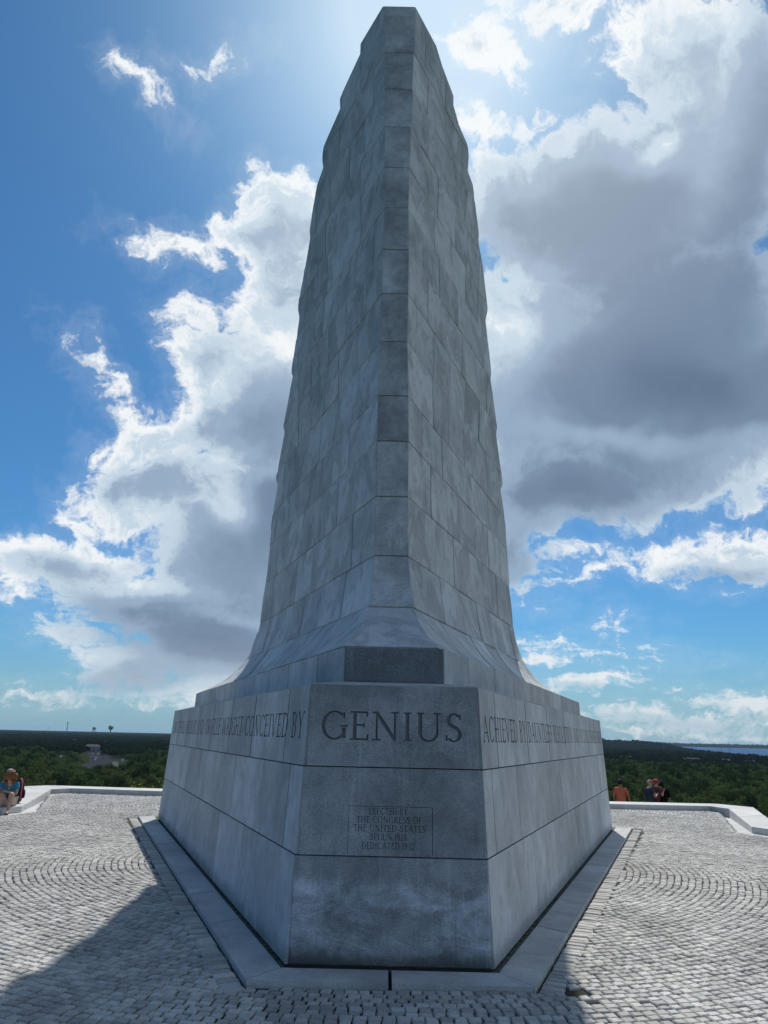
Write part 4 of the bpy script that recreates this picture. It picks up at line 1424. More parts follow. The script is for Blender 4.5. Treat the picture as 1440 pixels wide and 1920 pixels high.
def build_forest():
    rg = np.random.default_rng(21)
    oak = [crown(100 + i, 15, 64, .050, 'leaf_oak', .75) for i in range(5)]
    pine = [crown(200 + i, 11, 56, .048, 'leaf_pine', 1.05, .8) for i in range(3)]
    tm = trunk_mesh()
    cr_all = oak + pine
    protos = []
    specs = []
    for side in (-1, 1):
        pts = []
        r = 236.0
        while r < 900:
            sp = 7.6
            th0, th1 = (R(5), R(37))
            n = int((th1 - th0) * r / sp)
            for i in range(n):
                th = th0 + (i + rg.uniform(.1, .9)) * (th1 - th0) / n
                rr = r + rg.uniform(-.45, .45) * sp
                x, y = side * rr * math.sin(th), rr * math.cos(th)
                pts.append((x, y, rr))
            r += sp * .86
        pts = np.array(pts)
        ok = ~inside(CLEAR, pts[:, 0], pts[:, 1])
        # lower scrub in front of the clearing so the road shows over it
        pts = pts[ok]
        specs.append(pts)
    made = 0
    lab = {-1: 'bushy green tree among the near trees of the wood beyond the left low wall',
           1: 'bushy green tree among the near trees of the wood beyond the right low wall'}
    grp = {-1: 'near trees of the wood on the left', 1: 'near trees of the wood on the right'}
    rest = []
    for si, side in enumerate((-1, 1)):
        pts = specs[si]
        order = np.argsort(pts[:, 2])
        az = np.degrees(np.arctan2(np.abs(pts[:, 0]), pts[:, 1]))
        # the ones that can be seen from the plaza first
        pick = [i for i in order if 15.3 < az[i] < 28.6][:145]
        pk = set(pick)
        for i in range(len(pts)):
            x, y, rr = pts[i]
            a = az[i]
            gap = side < 0 and 18.4 < a < 24.2
            s = rg.uniform(4.2, 7.0)
            hz = rg.uniform(5.5, 11.5)
            if gap and rr > 300:
                hz *= max(.55, 1 - (rr - 300) / 260)
            hz *= 1 + .18 * math.sin(x * .03) * math.sin(y * .024)
            if i in pk:
                v = int(rg.integers(8)) if rg.random() < .5 else int(rg.integers(5))
                t = bpy.data.objects.new('oak_tree' if v < 5 else 'pine_tree', None)
                t.empty_display_size = .2
                COL.objects.link(t)
                t.location = (x, y, -27)
                t.rotation_euler = (0, 0, rg.uniform(0, 6.28))
                tag(t, lab[side] if v < 5 else lab[side].replace('bushy green tree', 'dark narrow pine'), 'tree', grp[side] if v < 5 else grp[side].replace('trees', 'pines'))
                c = link('crown', cr_all[v], t, (0, 0, hz * .30))
                c.scale = (s, s, hz * .78)
                k = link('trunk', tm, t, (0, 0, hz * .30))
                k.scale = (s, s, hz * .55)
            else:
                rest.append((x, y, -27 + hz * .25, rg.uniform(0, 6.28), s * 1.05, hz * .82, int(rg.integers(8)) if rg.random() < .6 else int(rg.integers(5))))
    # farther woods: one mass, instanced crowns thinning out with distance
    far = []
    r = 900.0
    while r < 9500:
        sp = 8.5 * (r / 900) ** .9
        for side in (-1, 1):
            th0, th1 = R(5), R(37)
            n = int((th1 - th0) * r / sp)
            for i in range(n):
                th = th0 + (i + rg.uniform(0, 1)) * (th1 - th0) / n
                rr = r + rg.uniform(-.5, .5) * sp
                far.append((side * rr * math.sin(th), rr * math.cos(th), rr, sp))
        r += sp * .9
    far = np.array(far)
    ok = ~inside(CLEAR, far[:, 0], far[:, 1]) & ~inside(WATER, far[:, 0], far[:, 1]) & ~inside([(1090, 3500), (1230, 3400), (1300, 3950), (1120, 4000)], far[:, 0], far[:, 1])
    far = far[ok]
    hill = lambda x, y: 34 * math.exp(-((x - 1180) / 330) ** 2 - ((y - 3900) / 700) ** 2)
    frest = []
    for x, y, rr, sp in far:
        h = rg.uniform(6, 10.5)
        s = sp * .72
        if x > 0 and rr > 1200:
            h *= .85 + .5 * rg.random() ** 3
        zz = hill(x, y) if x > 0 else 0
        frest.append((x, y, -27 + zz + h * .1, rg.uniform(0, 6.28), s, h * 1.0 + zz * .1, int(rg.integers(3))))
    farc = [crown(300 + i, 7, 16, .13, 'leaf_far_shaded', .8) for i in range(3)]
    fill = {}
    def stuff(name, data, meshes, hide_names):
        """points with attributes; a geometry-nodes modifier puts a crown on each"""
        # one set of real crowns of each shape is joined in as instances
        holders = []
        me = bpy.data.meshes.new(name)
        arr = np.array(data, float)
        me.vertices.add(len(arr))
        me.vertices.foreach_set('co', arr[:, :3].ravel())
        for nm, col in (('rz', 3), ('sxy', 4), ('sz', 5)):
            me.attributes.new(nm, 'FLOAT', 'POINT').data.foreach_set('value', arr[:, col])
        me.attributes.new('vi', 'INT', 'POINT').data.foreach_set('value', arr[:, 6].astype(np.int32))
        o = link(name, me)
        tag(o, kind='stuff')
        ng = bpy.data.node_groups.new(name, 'GeometryNodeTree')
        ng.interface.new_socket('Geometry', in_out='INPUT', socket_type='NodeSocketGeometry')
        ng.interface.new_socket('Geometry', in_out='OUTPUT', socket_type='NodeSocketGeometry')
        nd = ng.nodes.new
        gi, go = nd('NodeGroupInput'), nd('NodeGroupOutput')
        gti = nd('GeometryNodeGeometryToInstance')
        for ob in reversed(meshes):
            oi = nd('GeometryNodeObjectInfo')
            oi.inputs['Object'].default_value = ob
            oi.transform_space = 'ORIGINAL'
            ng.links.new(oi.outputs['Geometry'], gti.inputs[0])
        iop = nd('GeometryNodeInstanceOnPoints')
        iop.inputs['Pick Instance'].default_value = True
        ng.links.new(gi.outputs[0], iop.inputs['Points'])
        ng.links.new(gti.outputs[0], iop.inputs['Instance'])
        def att(nm, t='FLOAT'):
            a = nd('GeometryNodeInputNamedAttribute')
            a.data_type = t
            a.inputs[0].default_value = nm
            return [s for s in a.outputs if s.enabled][0]
        ng.links.new(att('vi', 'INT'), iop.inputs['Instance Index'])
        cr = nd('ShaderNodeCombineXYZ')
        ng.links.new(att('rz'), cr.inputs[2])
        ng.links.new(cr.outputs[0], iop.inputs['Rotation'])
        cs = nd('ShaderNodeCombineXYZ')
        a = att('sxy')
        ng.links.new(a, cs.inputs[0]); ng.links.new(a, cs.inputs[1]); ng.links.new(att('sz'), cs.inputs[2])
        ng.links.new(cs.outputs[0], iop.inputs['Scale'])
        ng.links.new(iop.outputs[0], go.inputs[0])
        md = o.modifiers.new('wood', 'NODES')
        md.node_group = ng
        return o
    # crown shapes for the mass: objects that exist only as data, never linked to the scene
    def shapes(ms):
        out = []
        for m_ in ms:
            out.append(bpy.data.objects.new('crown_shape', m_))
        return out
    stuff('wood', rest, shapes(cr_all), None)
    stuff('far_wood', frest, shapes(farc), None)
    # wooded far shore across the sound
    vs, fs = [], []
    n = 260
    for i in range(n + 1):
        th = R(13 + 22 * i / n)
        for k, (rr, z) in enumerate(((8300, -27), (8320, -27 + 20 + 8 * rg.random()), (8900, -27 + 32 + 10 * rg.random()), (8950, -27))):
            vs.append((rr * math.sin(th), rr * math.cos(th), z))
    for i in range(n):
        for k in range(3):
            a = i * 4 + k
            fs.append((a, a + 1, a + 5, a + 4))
    o = link('far_shore', mesh('far_shore', vs, fs, ('leaf_far_shaded',)))
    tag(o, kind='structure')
    # dark clump beside the road and scrub along the hilltop
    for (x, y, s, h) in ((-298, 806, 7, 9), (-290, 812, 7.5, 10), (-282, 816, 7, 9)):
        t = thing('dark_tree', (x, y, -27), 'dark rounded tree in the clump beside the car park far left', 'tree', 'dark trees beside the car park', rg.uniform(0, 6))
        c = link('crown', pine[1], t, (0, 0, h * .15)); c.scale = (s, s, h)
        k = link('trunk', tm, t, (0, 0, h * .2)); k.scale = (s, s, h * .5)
    # bushes right behind the low walls
    sh = [crown(400 + i, 8, 26, .085, 'leaf_shrub', .8) for i in range(2)]
    for k, (x, y, z, s, l) in enumerate(((-8.35, 28.6, -1.25, .8, 'leafy yellow-green bush just showing over the left low wall, nearest the tower'),
                                         (-9.6, 29.2, -1.3, .75, 'leafy yellow-green bush just showing over the middle of the left low wall'),
                                         (12.55, 24.2, -1.5, 1.25, 'leafy green bush behind the right low wall where it leaves the picture'))):
        t = thing('shrub', (x, y, z), l, 'bush', None, rg.uniform(0, 6))
        c = link('foliage', sh[k % 2], t, (0, 0, .35)); c.scale = (s, s, 1.15)
        m = MB()
        for q in range(5):
            a = q * 1.26
            m.tube((.05 * math.cos(a), .05 * math.sin(a), 0), (.35 * s * math.cos(a), .35 * s * math.sin(a), 1.0), .015, .006, 5)
        m.build('stems', ('bark',), t)
        if k < 2:
            m = MB()
            for q in range(9):
                a = rg.uniform(0, 6.28); r_ = rg.uniform(0, .5)
                m.ell((r_ * math.cos(a), r_ * math.sin(a), 1.45 + rg.uniform(-.2, .12)), (.028, .028, .025), 6, 4)
            m.build('flowers', ('flower_yellow',), t)


# ------------------------------------------------------------------ far things
def build_far():
    g = -27.0
    # water tower with legs
    def at(az, r):
        return (r * math.sin(R(az)), r * math.cos(R(az)))
    x, y = at(-21.18, 5200)
    T = thing('water_tower', (x, y, g), 'grey water tower on spread legs, between mast and round teal tank', 'water tower')
    k = 1.0
    m = MB(); m.lathe((0, 0, 31), [(1, -1), (9, 1.5), (11.5, 6), (11.5, 12), (8, 16), (2, 18.5), (.4, 19.5)], 20); m.build('tank', ('tank_teal',), T, True)
    for i in range(6):
        a = i * math.pi / 3 + .3
        m = MB(); m.tube((15 * math.cos(a), 15 * math.sin(a), 0), (10.5 * math.cos(a), 10.5 * math.sin(a), 36), .9, .7, 8); m.build('leg', ('steel_grey',), T)
    m = MB(); m.tube((0, 0, 0), (0, 0, 31), 1.6, 1.6, 10); m.build('riser', ('steel_grey',), T)
    m = MB()
    for i in range(6):
        a, b = i * math.pi / 3 + .3, (i + 1) * math.pi / 3 + .3
        m.tube((12.8 * math.cos(a), 12.8 * math.sin(a), 17), (12.8 * math.cos(b), 12.8 * math.sin(b), 17), .4, .4, 6)
    m.build('ring_brace', ('steel_grey',), T)
    x, y = at(-20.07, 4300)
    T = thing('water_tower', (x, y, g), 'round teal water tower on a single stem on the skyline', 'water tower')
    m = MB(); m.lathe((0, 0, 0), [(8, 0), (5, 3), (3, 10), (2.6, 26), (4, 32)], 18); m.build('stem', ('tank_teal',), T, True)
    m = MB(); m.lathe((0, 0, 32), [(3.8, -.5), (10, 3), (13, 8), (13.5, 12), (12, 17), (8, 21.5), (3, 24), (.4, 24.4)], 22); m.build('tank', ('tank_teal',), T, True)
    m = MB(); m.tube((0, 0, 56), (0, 0, 60), .4, .2, 6); m.build('vent', ('steel_grey',), T)
    # lattice masts and poles
    def mast(az, r, h, w, lab, cat='mast'):
        x, y = at(az, r)
        T = thing('radio_mast', (x, y, g), lab, cat)
        c = [(w * math.cos(a), w * math.sin(a)) for a in (0, 2.09, 4.19)]
        for cx, cy in c:
            m = MB(); m.tube((cx, cy, 0), (cx * .35, cy * .35, h), w * .22, w * .16, 5); m.build('leg', ('steel_grey',), T)
        m = MB()
        n = 9
        for j in range(n):
            for q in range(3):
                t0, t1 = j / n, (j + 1) / n
                a, b = c[q], c[(q + 1) % 3]
                k0, k1 = 1 - .65 * t0, 1 - .65 * t1
                m.tube((a[0] * k0, a[1] * k0, h * t0), (b[0] * k1, b[1] * k1, h * t1), w * .09, w * .09, 4)
        m.build('lattice', ('steel_grey',), T)
        m = MB(); m.box((0, 0, h * .93), (w * 1.5, w * 1.5, w * 1.8)); m.tube((0, 0, h * .9), (0, 0, h * 1.07), w * .12, w * .05, 5); m.build('antenna', ('steel_grey',), T)
    mast(-22.98, 4700, 70, 3.2, 'tall thin mast with a bulky head on the skyline, left of both water towers')
    mast(-24.2, 5200, 42, 1.6, 'faint short mast on the far left skyline')
    mast(17.52, 4300, 54, 1.6, 'thin pole on the skyline over the wooded rise beside the tower')
    mast(20.68, 2500, 33, 1.1, 'slim mast standing before the sound, nearest the wooded rise')
    mast(24.43, 2200, 27, .9, 'small mast before the sound, second from the right edge')
    mast(24.95, 2100, 22, .9, 'small mast before the sound, nearest the right edge')
    # houses
    def house(x, y, w, d, h, rz, lab, wings=1, grp=None):
        T = thing('house', (x, y, g), lab, 'house', grp, rz)
        m = MB(); m.box((0, 0, h / 2), (w, d, h)); m.build('wall', ('house_white_shaded',), T)
        r = MB()
        rh = d * .35
        vs = [(-w / 2 - .6, -d / 2 - .6, h), (w / 2 + .6, -d / 2 - .6, h), (w / 2 + .6, d / 2 + .6, h), (-w / 2 - .6, d / 2 + .6, h), (-w / 2 + d * .35, 0, h + rh), (w / 2 - d * .35, 0, h + rh)]
        r.add(vs, [(0, 1, 5, 4), (2, 3, 4, 5), (1, 2, 5), (3, 0, 4), (3, 2, 1, 0)])
        r.build('roof', ('roof_grey',), T)
        n = max(2, int(w / 5))
        for fl in range(max(1, int(h / 3.1))):
            for i in range(n):
                wx = -w / 2 + (i + .5) * w / n
                q = MB(); q.box((wx, -d / 2 - .03, 1.7 + fl * 3.0), (1.5, .1, 1.5)); q.build('window', ('dark_glass',), T)
    house(462, 1120, 30, 11, 5.5, R(-12), 'long pale house with a hipped roof among the trees on the right, leftmost of three')
    house(498, 1085, 15, 9, 6.5, R(10), 'tall pale house with a hipped roof, in the middle of the three on the right')
    house(540, 1100, 16, 9, 5.2, R(-5), 'pale house with a hipped roof, nearest the picture edge of the three on the right')
    house(388, 1190, 22, 11, 5.0, R(0), 'small pale house in the dark wood right of the tower')
    house(-406, 1050, 20, 8, 7.0, R(21), 'low pale building with a grey roof at the end of the car park far left')
    house(-640, 1560, 22, 12, 5, R(20), 'pale house deep in the dark wood far left')
    # cars
    def car(x, y, rz, paint, lab, grp=None):
        T = thing('parked_car', (x, y, -26.93), lab, 'car', grp, rz)
        m = MB()
        pr = [(-2.2, .35), (-2.25, .75), (-2.05, .95), (-1.3, 1.0), (1.0, .98), (2.0, .82), (2.25, .6), (2.2, .33)]
        vs = [(px, sy * .88, pz) for sy in (-1, 1) for px, pz in pr]
        n = len(pr)
        m.add(vs, [tuple(range(n)), tuple(range(2 * n - 1, n - 1, -1))] + [(i, i + n, (i + 1) % n + n, (i + 1) % n) for i in range(n)])
        m.build('body', (paint,), T)
        m = MB()
        pr = [(-1.75, .97), (-1.25, 1.42), (.35, 1.45), (1.05, .97)]
        vs = [(px, sy * (.82 if pz < 1.2 else .68), pz) for sy in (-1, 1) for px, pz in pr]
        m.add(vs, [(0, 1, 2, 3), (7, 6, 5, 4)] + [(i, i + 4, (i + 1) % 4 + 4, (i + 1) % 4) for i in range(4)])
        m.build('windows', ('dark_glass',), T)
        m = MB(); m.box((-.45, 0, 1.46), (1.5, 1.3, .05)); m.build('roof', (paint,), T)
        for wx in (-1.4, 1.4):
            for wy in (-.86, .86):
                q = MB(); q.tube((wx, wy - .1, .33), (wx, wy + .1, .33), .33, .33, 12); q.build('wheel', ('tyre',), T)
    car(-306, 806, R(110), 'car_white', 'white car farther up the road far left, below the car park')
    car(-286.4, 752, R(100), 'car_white', 'white car nearest of those on the road far left')
    car(-294, 768, R(160), 'car_silver', 'silver car at the left kerb of the road far left')
    car(-313, 818, R(20), 'car_silver', 'silver car turned across the road at the car park entrance far left')
    for i in range(7):
        car(-352 - i * 3.1 + i * .4, 948 - i * 1.3, R(111), ('car_white', 'car_silver', 'car_white', 'car_blue', 'car_white', 'car_silver', 'car_red')[i],
            'parked car in the row before the low pale building far left', 'cars in the row before the pale building')
    # two small white markers in the clearing
    for x, y, l in ((-262, 614, 'small white sign post in the trees left of the road'), (-197, 572, 'small white sign post at the right edge of the clearing')):
        T = thing('sign_post', (x, y, g), l, 'sign')
        m = MB(); m.tube((0, 0, 0), (0, 0, 7.5), .09, .08, 6); m.build('post', ('steel_grey',), T)
        m = MB(); m.box((0, 0, 7.9), (1.6, .1, 1.9)); m.build('panel', ('car_white',), T)


# ------------------------------------------------------------------ people
def skin(name, pts, edges, mats, parent, levels=1, root=0):
    """grow one continuous surface round a skeleton.  pts: (x, y, z, r) or (x, y, z, rx, ry)"""
    me = bpy.data.meshes.new(name)
    me.from_pydata([p[:3] for p in pts], edges, [])
    o = bpy.data.objects.new(name, me)
    COL.objects.link(o)
    md = o.modifiers.new('s', 'SKIN')
    md.use_smooth_shade = True
    sv = me.skin_vertices[0].data
    for i, p in enumerate(pts):
        sv[i].radius = (p[3], p[4] if len(p) > 4 else p[3])
        sv[i].use_root = (i == root)
    sb = o.modifiers.new('u', 'SUBSURF')
    sb.levels = sb.render_levels = levels
    dg = bpy.context.evaluated_depsgraph_get()
    dg.update()
    m2 = bpy.data.meshes.new_from_object(o.evaluated_get(dg))
    m2.name = name
    bpy.data.objects.remove(o)
    m2.materials.clear()
    for m in mats:
        m2.materials.append(MATS[m])
    m2.polygons.foreach_set('use_smooth', [True] * len(m2.polygons))
    m2.polygons.foreach_set('material_index', [0] * len(m2.polygons))
    return link(name, m2, parent)


def lerp3(a, b, t):
    return tuple(a[i] + (b[i] - a[i]) * t for i in range(3))


def person(T, J, skinm, shirt, trousers, sleeve=.55, legcut=1.0, hair=None, cap=None, shoes='tyre', face=(0, 1, 0), wide=1.0):
    """J: joint positions in the local frame; the body is one skinned surface, clothes lie over it"""
    fx = Vector(face).normalized()
    sx = fx.cross(Vector((0, 0, 1))).normalized()
    pts, ed, idx = [], [], {}
    def add(n, p, r, to=None):
        idx[n] = len(pts)
        pts.append((*p, *(r if isinstance(r, tuple) else (r,))))
        if to is not None:
            ed.append((idx[to], idx[n]))
    add('pelvis', J['pelvis'], .125)
    add('waist', J['waist'], .112, 'pelvis')
    add('chest', J['chest'], .135, 'waist')
    add('nb', J['neck'], .058, 'chest')
    h = Vector(J['head'])
    add('jaw', h + Vector((0, 0, -.07)) + fx * .015, .062, 'nb')
    add('skull', h + Vector((0, 0, .035)), .088, 'jaw')
    add('crown', h + Vector((0, 0, .085)) - fx * .01, .06, 'skull')
    for s in 'LR':
        sg = 1 if s == 'R' else -1
        add('sh' + s, J['shoulder' + s], .056, 'chest')
        add('el' + s, J['elbow' + s], .041, 'sh' + s)
        add('wr' + s, J['wrist' + s], .027, 'el' + s)
        w, e = Vector(J['wrist' + s]), Vector(J['elbow' + s])
        d = Vector(J.get('hand' + s, (w - e).normalized())).normalized()
        pl = w + d * .06
        add('pa' + s, pl, (.036, .020), 'wr' + s)
        side = d.cross(Vector((0, 0, 1)))
        side = side.normalized() if side.length > .2 else sx.copy()
        nn = d.cross(side).normalized()
        for q, ln in enumerate((.070, .080, .074, .058)):
            b = pl + side * (.027 - .018 * q) + d * .028
            m_ = b + d * ln * .5
            t_ = m_ + d * ln * .38 + nn * .022
            add('f%s%d' % (s, q), b, .0095, 'pa' + s)
            add('g%s%d' % (s, q), m_, .0088, 'f%s%d' % (s, q))
            add('h%s%d' % (s, q), t_, .0078, 'g%s%d' % (s, q))
        b = w + d * .035 + side * .035
        add('t' + s, b, .0115, 'pa' + s)
        add('u' + s, b + side * .022 + d * .035, .0095, 't' + s)
        add('hp' + s, J['hip' + s], .088, 'pelvis')
        add('kn' + s, J['knee' + s], .060, 'hp' + s)
        add('cf' + s, lerp3(J['knee' + s], J['ankle' + s], .35), .058, 'kn' + s)
        add('an' + s, J['ankle' + s], .038, 'cf' + s)
        a = Vector(J['ankle' + s]); tf = Vector(J.get('foot' + s, tuple(fx))).normalized()
        add('to' + s, a + tf * .15 + Vector((0, 0, -.055)), .032, 'an' + s)
    body = skin('body', pts, ed, (skinm,), T, 1)
    # face
    m = MB()
    m.ell(h + fx * .098 + Vector((0, 0, -.012)), (.014, .018, .020), 8, 6)
    m.build('nose', (skinm,), T, True)
    for sg in (-1, 1):
        m = MB(); m.ell(h + fx * .084 + sx * sg * .032 + Vector((0, 0, .016)), (.012, .012, .008), 8, 6); m.build('eye', ('eye_white',), T, True)
        m = MB(); m.ell(h + sx * sg * .088 + Vector((0, 0, -.005)), (.014, .018, .032), 8, 6); m.build('ear', (skinm,), T, True)
    m = MB(); m.ell(h + fx * .084 + Vector((0, 0, -.052)), (.022, .012, .007), 8, 6); m.build('mouth', ('lip',), T, True)
    # shirt
    P, E = [], []
    def a2(p, r, to=None):
        P.append((*p, *(r if isinstance(r, tuple) else (r,))))
        if to is not None:
            E.append((to, len(P) - 1))
        return len(P) - 1
    c = a2(J['chest'], (.168 * wide, .150 * wide))
    w = a2(J['waist'], (.150 * wide, .140 * wide), c)
    p = a2(J['pelvis'], (.160 * wide, .150 * wide), w)
    a2(lerp3(J['pelvis'], J['waist'], -.45), (.150 * wide, .142 * wide), p)
    a2(lerp3(J['chest'], J['neck'], .72), .082, c)
    for s in 'LR':
        k = a2(J['shoulder' + s], .078, c)
        e = a2(lerp3(J['shoulder' + s], J['elbow' + s], sleeve * .6), .068, k)
        f = a2(lerp3(J['shoulder' + s], J['elbow' + s], sleeve), .062, e)
    skin('shirt', P, E, (shirt,), T, 2)
    # trousers or shorts
    P, E = [], []
    p = a2(J['pelvis'], (.150, .138))
    for s in 'LR':
        k = a2(J['hip' + s], .103, p)
        kn = a2(lerp3(J['hip' + s], J['knee' + s], min(1, legcut)), .080, k)
        if legcut >= 1:
            q = a2(lerp3(J['knee' + s], J['ankle' + s], .5), .068, kn)
            a2(lerp3(J['knee' + s], J['ankle' + s], .93), .058, q)
    skin('trousers' if legcut >= 1 else 'shorts', P, E, (trousers,), T, 2)
    for s in 'LR':
        a = Vector(J['ankle' + s]); tf = Vector(J.get('foot' + s, tuple(fx))).normalized()
        P = [(*(a + Vector((0, 0, -.045)) - tf * .04), .044), (*(a + tf * .07 + Vector((0, 0, -.052))), .045), (*(a + tf * .17 + Vector((0, 0, -.06))), .036)]
        skin('shoe', P, [(0, 1), (1, 2)], (shoes,), T, 2)
    rg = random.Random(hash(shirt) % 99)
    if hair:
        hm, size, drop = hair
        m = MB()
        m.ell(h + Vector((0, 0, .045)) - fx * .022, (.104 + size, .108 + size, .095 + size * .7), 16, 10)
        n = 26 if size < .02 else 90
        for q in range(n):
            a, b = rg.uniform(0, 6.28), rg.uniform(-.9 if drop else .1, 1.2)
            dr = Vector((math.cos(a) * math.cos(b), math.sin(a) * math.cos(b), math.sin(b)))
            if dr.dot(fx) > .45 and b < .6:
                continue
            c_ = h + Vector((0, 0, .04 - (drop if b < 0 else 0))) - fx * .02 + dr * (.098 + size)
            s_ = .018 + size * .55
            m.ell(c_, (s_, s_, s_ * 1.2), 7, 5)
        m.build('hair', (hm,), T, True)
    if cap:
        m = MB()
        prof = [(.112, .0), (.114, .03), (.104, .07), (.075, .10), (.03, .118), (.004, .122)]
        m.lathe(h + Vector((0, 0, .025)), prof, 18)
        m.build('cap', (cap,), T, True)
        m = MB()
        n = 10
        vs = []
        for z in (0, -.008):
            for r_ in (.10, .185):
                for q in range(n + 1):
                    a = R(-55 + 110 * q / n)
                    d = fx * math.cos(a) + sx * math.sin(a) * .9
                    vs.append(h + Vector((0, 0, .032 + z - (r_ - .1) * .25)) + d * (r_ if r_ < .15 else .112 + .075 * math.cos(a)))
        W = n + 1
        fs = []
        for q in range(n):
            fs += [(q, q + 1, W + q + 1, W + q), (2 * W + q, 3 * W + q, 3 * W + q + 1, 2 * W + q + 1), (W + q, W + q + 1, 3 * W + q + 1, 3 * W + q)]
        m.add(vs, fs)
        m.build('cap_brim', (cap,), T)
    return body


def standing(lean=0.0, **kw):
    J = dict(pelvis=(0, 0, .95), waist=(0, .01 + lean * .3, 1.10), chest=(0, lean * .7, 1.30), neck=(0, .01 + lean, 1.47), head=(0, .035 + lean * 1.2, 1.63),
             shoulderL=(-.185, lean * .8, 1.42), shoulderR=(.185, lean * .8, 1.42), elbowL=(-.25, -.03, 1.14), elbowR=(.25, -.03, 1.14),
             wristL=(-.26, .06, .89), wristR=(.26, .06, .89), hipL=(-.09, 0, .88), hipR=(.09, 0, .88), kneeL=(-.10, .02, .49), kneeR=(.10, .02, .49),
             ankleL=(-.11, -.01, .09), ankleR=(.11, -.01, .09))
    J.update(kw)
    return J


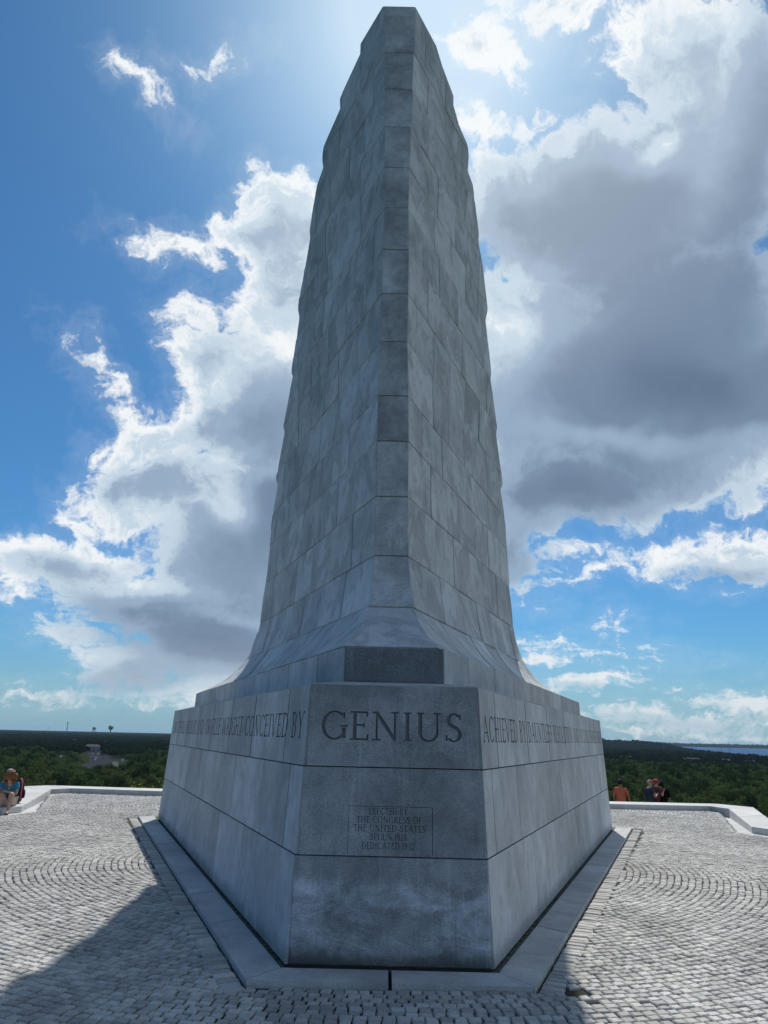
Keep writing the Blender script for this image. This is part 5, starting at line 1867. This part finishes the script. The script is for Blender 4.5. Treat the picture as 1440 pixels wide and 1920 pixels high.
def build_people():
    gz = -1.04
    T = thing('person', (9.12, 29.3, gz), 'person in an orange shirt with short black hair, beyond the right low wall', 'person', None, R(-28))
    person(T, standing(-.0, wristR=(.30, .10, .90), elbowR=(.29, -.02, 1.15)), 'skin_brown', 'shirt_orange', 'trousers_navy', .98, 1.0, ('hair_black', .008, 0), wide=1.22)
    T = thing('person', (10.22, 29.4, gz + .02), 'person in a dark slate shirt and red cap, with a phone', 'person', None, R(-72))
    person(T, standing(.05, elbowL=(-.24, .12, 1.14), wristL=(-.10, .33, 1.24), elbowR=(.24, .12, 1.14), wristR=(.08, .34, 1.24), head=(0, .12, 1.62)),
           'skin', 'shirt_slate', 'trousers_black', .62, 1.0, ('hair_grey', -.004, 0), 'cap_coral', wide=1.05)
    m = MB(); m.box((0, .42, 1.30), (.075, .012, .15), 0); o = m.build('phone', ('phone',), None, loc=(0, 0, 0))
    o.location, o.rotation_euler = (10.22, 29.4, gz + .02), (0, 0, R(-72))
    tag(o, 'dark phone held in front of the person in the slate shirt and red cap', 'phone')
    T = thing('person', (10.62, 29.75, gz + .02), 'person in a maroon shirt and red cap with raised hands, beside the one in slate', 'person', None, R(-60))
    person(T, standing(.03, elbowL=(-.22, .10, 1.18), wristL=(-.08, .27, 1.36), elbowR=(.22, .12, 1.16), wristR=(.10, .32, 1.30), handL=(0, .3, 1), handR=(0, .6, .8)),
           'skin', 'shirt_maroon', 'trousers_navy', .6, 1.0, ('hair_auburn', 0.0, 0), 'cap_red')
    T = thing('person', (10.98, 30.0, gz - .06), 'person in black with dark hair, rightmost of the group behind the right low wall', 'person', None, R(-20))
    person(T, standing(.0, wristL=(-.12, .22, 1.05), elbowL=(-.25, .02, 1.13)), 'skin_brown', 'shirt_black', 'trousers_black', .95, 1.0, ('hair_black', .015, .06), wide=1.1)
    # the couple sitting on the left low wall
    J = dict(pelvis=(0, 0, .13), waist=(0, .05, .27), chest=(0, .13, .44), neck=(0, .20, .58), head=(0, .27, .70),
             shoulderL=(-.175, .16, .55), shoulderR=(.175, .16, .55), elbowL=(-.20, .26, .31), elbowR=(.29, .24, .33), wristL=(.06, .42, .40), wristR=(.24, .42, .42), handL=(.6, .5, .1), handR=(.3, .8, .1),
             hipL=(-.09, .06, .11), hipR=(.09, .06, .11), kneeL=(-.12, .47, .36), kneeR=(.12, .47, .36), ankleL=(-.12, .56, -.07), ankleR=(.12, .58, -.07))
    T = thing('person', (-9.86, 20.05, .15), 'curly haired person in blue t-shirt sitting on the left low wall', 'person', None, R(195))
    person(T, J, 'skin', 'shirt_blue', 'shorts_khaki', .60, .80, ('hair_auburn', .035, .05), None, 'sandal', wide=.92)
    m = MB(); m.box((0, 0, 0), (.24, .19, .012)); m.box((.0, 0, .012), (.22, .17, .01), 1)
    o = m.build('booklet', ('booklet_purple', 'paper'), None)
    c_, s_ = math.cos(R(195)), math.sin(R(195))
    o.location, o.rotation_euler = (-9.86 + .20 * c_ - .54 * s_, 20.05 + .20 * s_ + .54 * c_, .15 + .44), (R(28), 0, R(195))
    tag(o, 'purple booklet held open by the person in the blue t-shirt', 'booklet')
    J = dict(pelvis=(0, 0, .13), waist=(0, .05, .28), chest=(0, .12, .47), neck=(0, .19, .63), head=(0, .25, .77),
             shoulderL=(-.19, .13, .58), shoulderR=(.19, .13, .58), elbowL=(-.25, .28, .36), elbowR=(.25, .28, .36), wristL=(-.10, .48, .40), wristR=(.10, .48, .40),
             hipL=(-.10, .06, .12), hipR=(.10, .06, .12), kneeL=(-.14, .50, .34), kneeR=(.14, .50, .34), ankleL=(-.14, .56, .09), ankleR=(.14, .58, .09))
    T = thing('person', (-10.10, 20.72, .15), 'grey haired person in a black shirt, sitting behind the one in blue', 'person', None, R(160))
    person(T, J, 'skin', 'shirt_black', 'trousers_navy', .6, 1.0, ('hair_grey', -.012, 0), None, 'tyre')
    # backpack worn by the second person
    bp = thing('backpack', (-10.05, 20.92, .17), 'black backpack with a pink rim on the back of the seated person in black', 'backpack', None, R(160) + R(-38))
    vs, fs = [], []
    m = MB()
    pr = [(.02, 0), (.12, .02), (.165, .14), (.175, .32), (.15, .48), (.08, .58), (.01, .61)]
    for k in range(len(pr)):
        pass
    m.lathe((0, 0, 0), pr, 18)
    m.v = [(x * .95, y * .72, z) for x, y, z in m.v]
    m.build('pack_body', ('pack_black',), bp, True)
    m = MB()
    n = 16
    for i in range(n):
        def pt(t):
            j = t * (len(pr) - 1); q = min(int(j), len(pr) - 2); f = j - q
            r_ = pr[q][0] + (pr[q + 1][0] - pr[q][0]) * f
            z_ = pr[q][1] + (pr[q + 1][1] - pr[q][1]) * f
            return r_, z_
        (r0, z0), (r1, z1) = pt(i / n), pt((i + 1) / n)
        for sg in (-1, 1):
            m.tube((sg * r0 * 1.0, -r0 * .20, z0), (sg * r1 * 1.0, -r1 * .20, z1), .022, .022, 6)
    m.build('pink_rim', ('pack_pink',), bp)
    m = MB(); m.lathe((0, -.105, .10), [(.01, 0), (.10, .01), (.115, .12), (.09, .22), (.01, .24)], 14)
    m.v = [(x, -.105 + (y + .105) * .55, z) for x, y, z in m.v]
    m.build('front_pocket', ('pack_black',), bp, True)
    for sg in (-1, 1):
        m = MB(); m.tube((sg * .08, .10, .50), (sg * .09, .17, .35), .018, .018, 6); m.tube((sg * .09, .17, .35), (sg * .09, .10, .12), .018, .014, 6)
        m.build('strap', ('pack_black',), bp)


def build_haze():
    m = bpy.data.materials.new('haze')
    m.use_nodes = True
    N = NT(m.node_tree)
    v = N.n('ShaderNodeVolumePrincipled', i={'Color': (.50, .72, 1.0, 1), 'Density': HAZE, 'Anisotropy': .2})
    o = N.n('ShaderNodeOutputMaterial')
    N.t.links.new(v.outputs[0], o.inputs['Volume'])
    MATS['haze'] = m
    b = MB()
    b.box((0, 0, 10.5), (30000, 30000, 81))
    h = b.build('haze', ('haze',))
    tag(h, kind='stuff')


HAZE = 2.4e-5
build_sky()
build_materials()
terrain()
build_haze()
build_plaza()
build_walls()
build_monument()
build_plain()
build_forest()
build_far()
build_people()
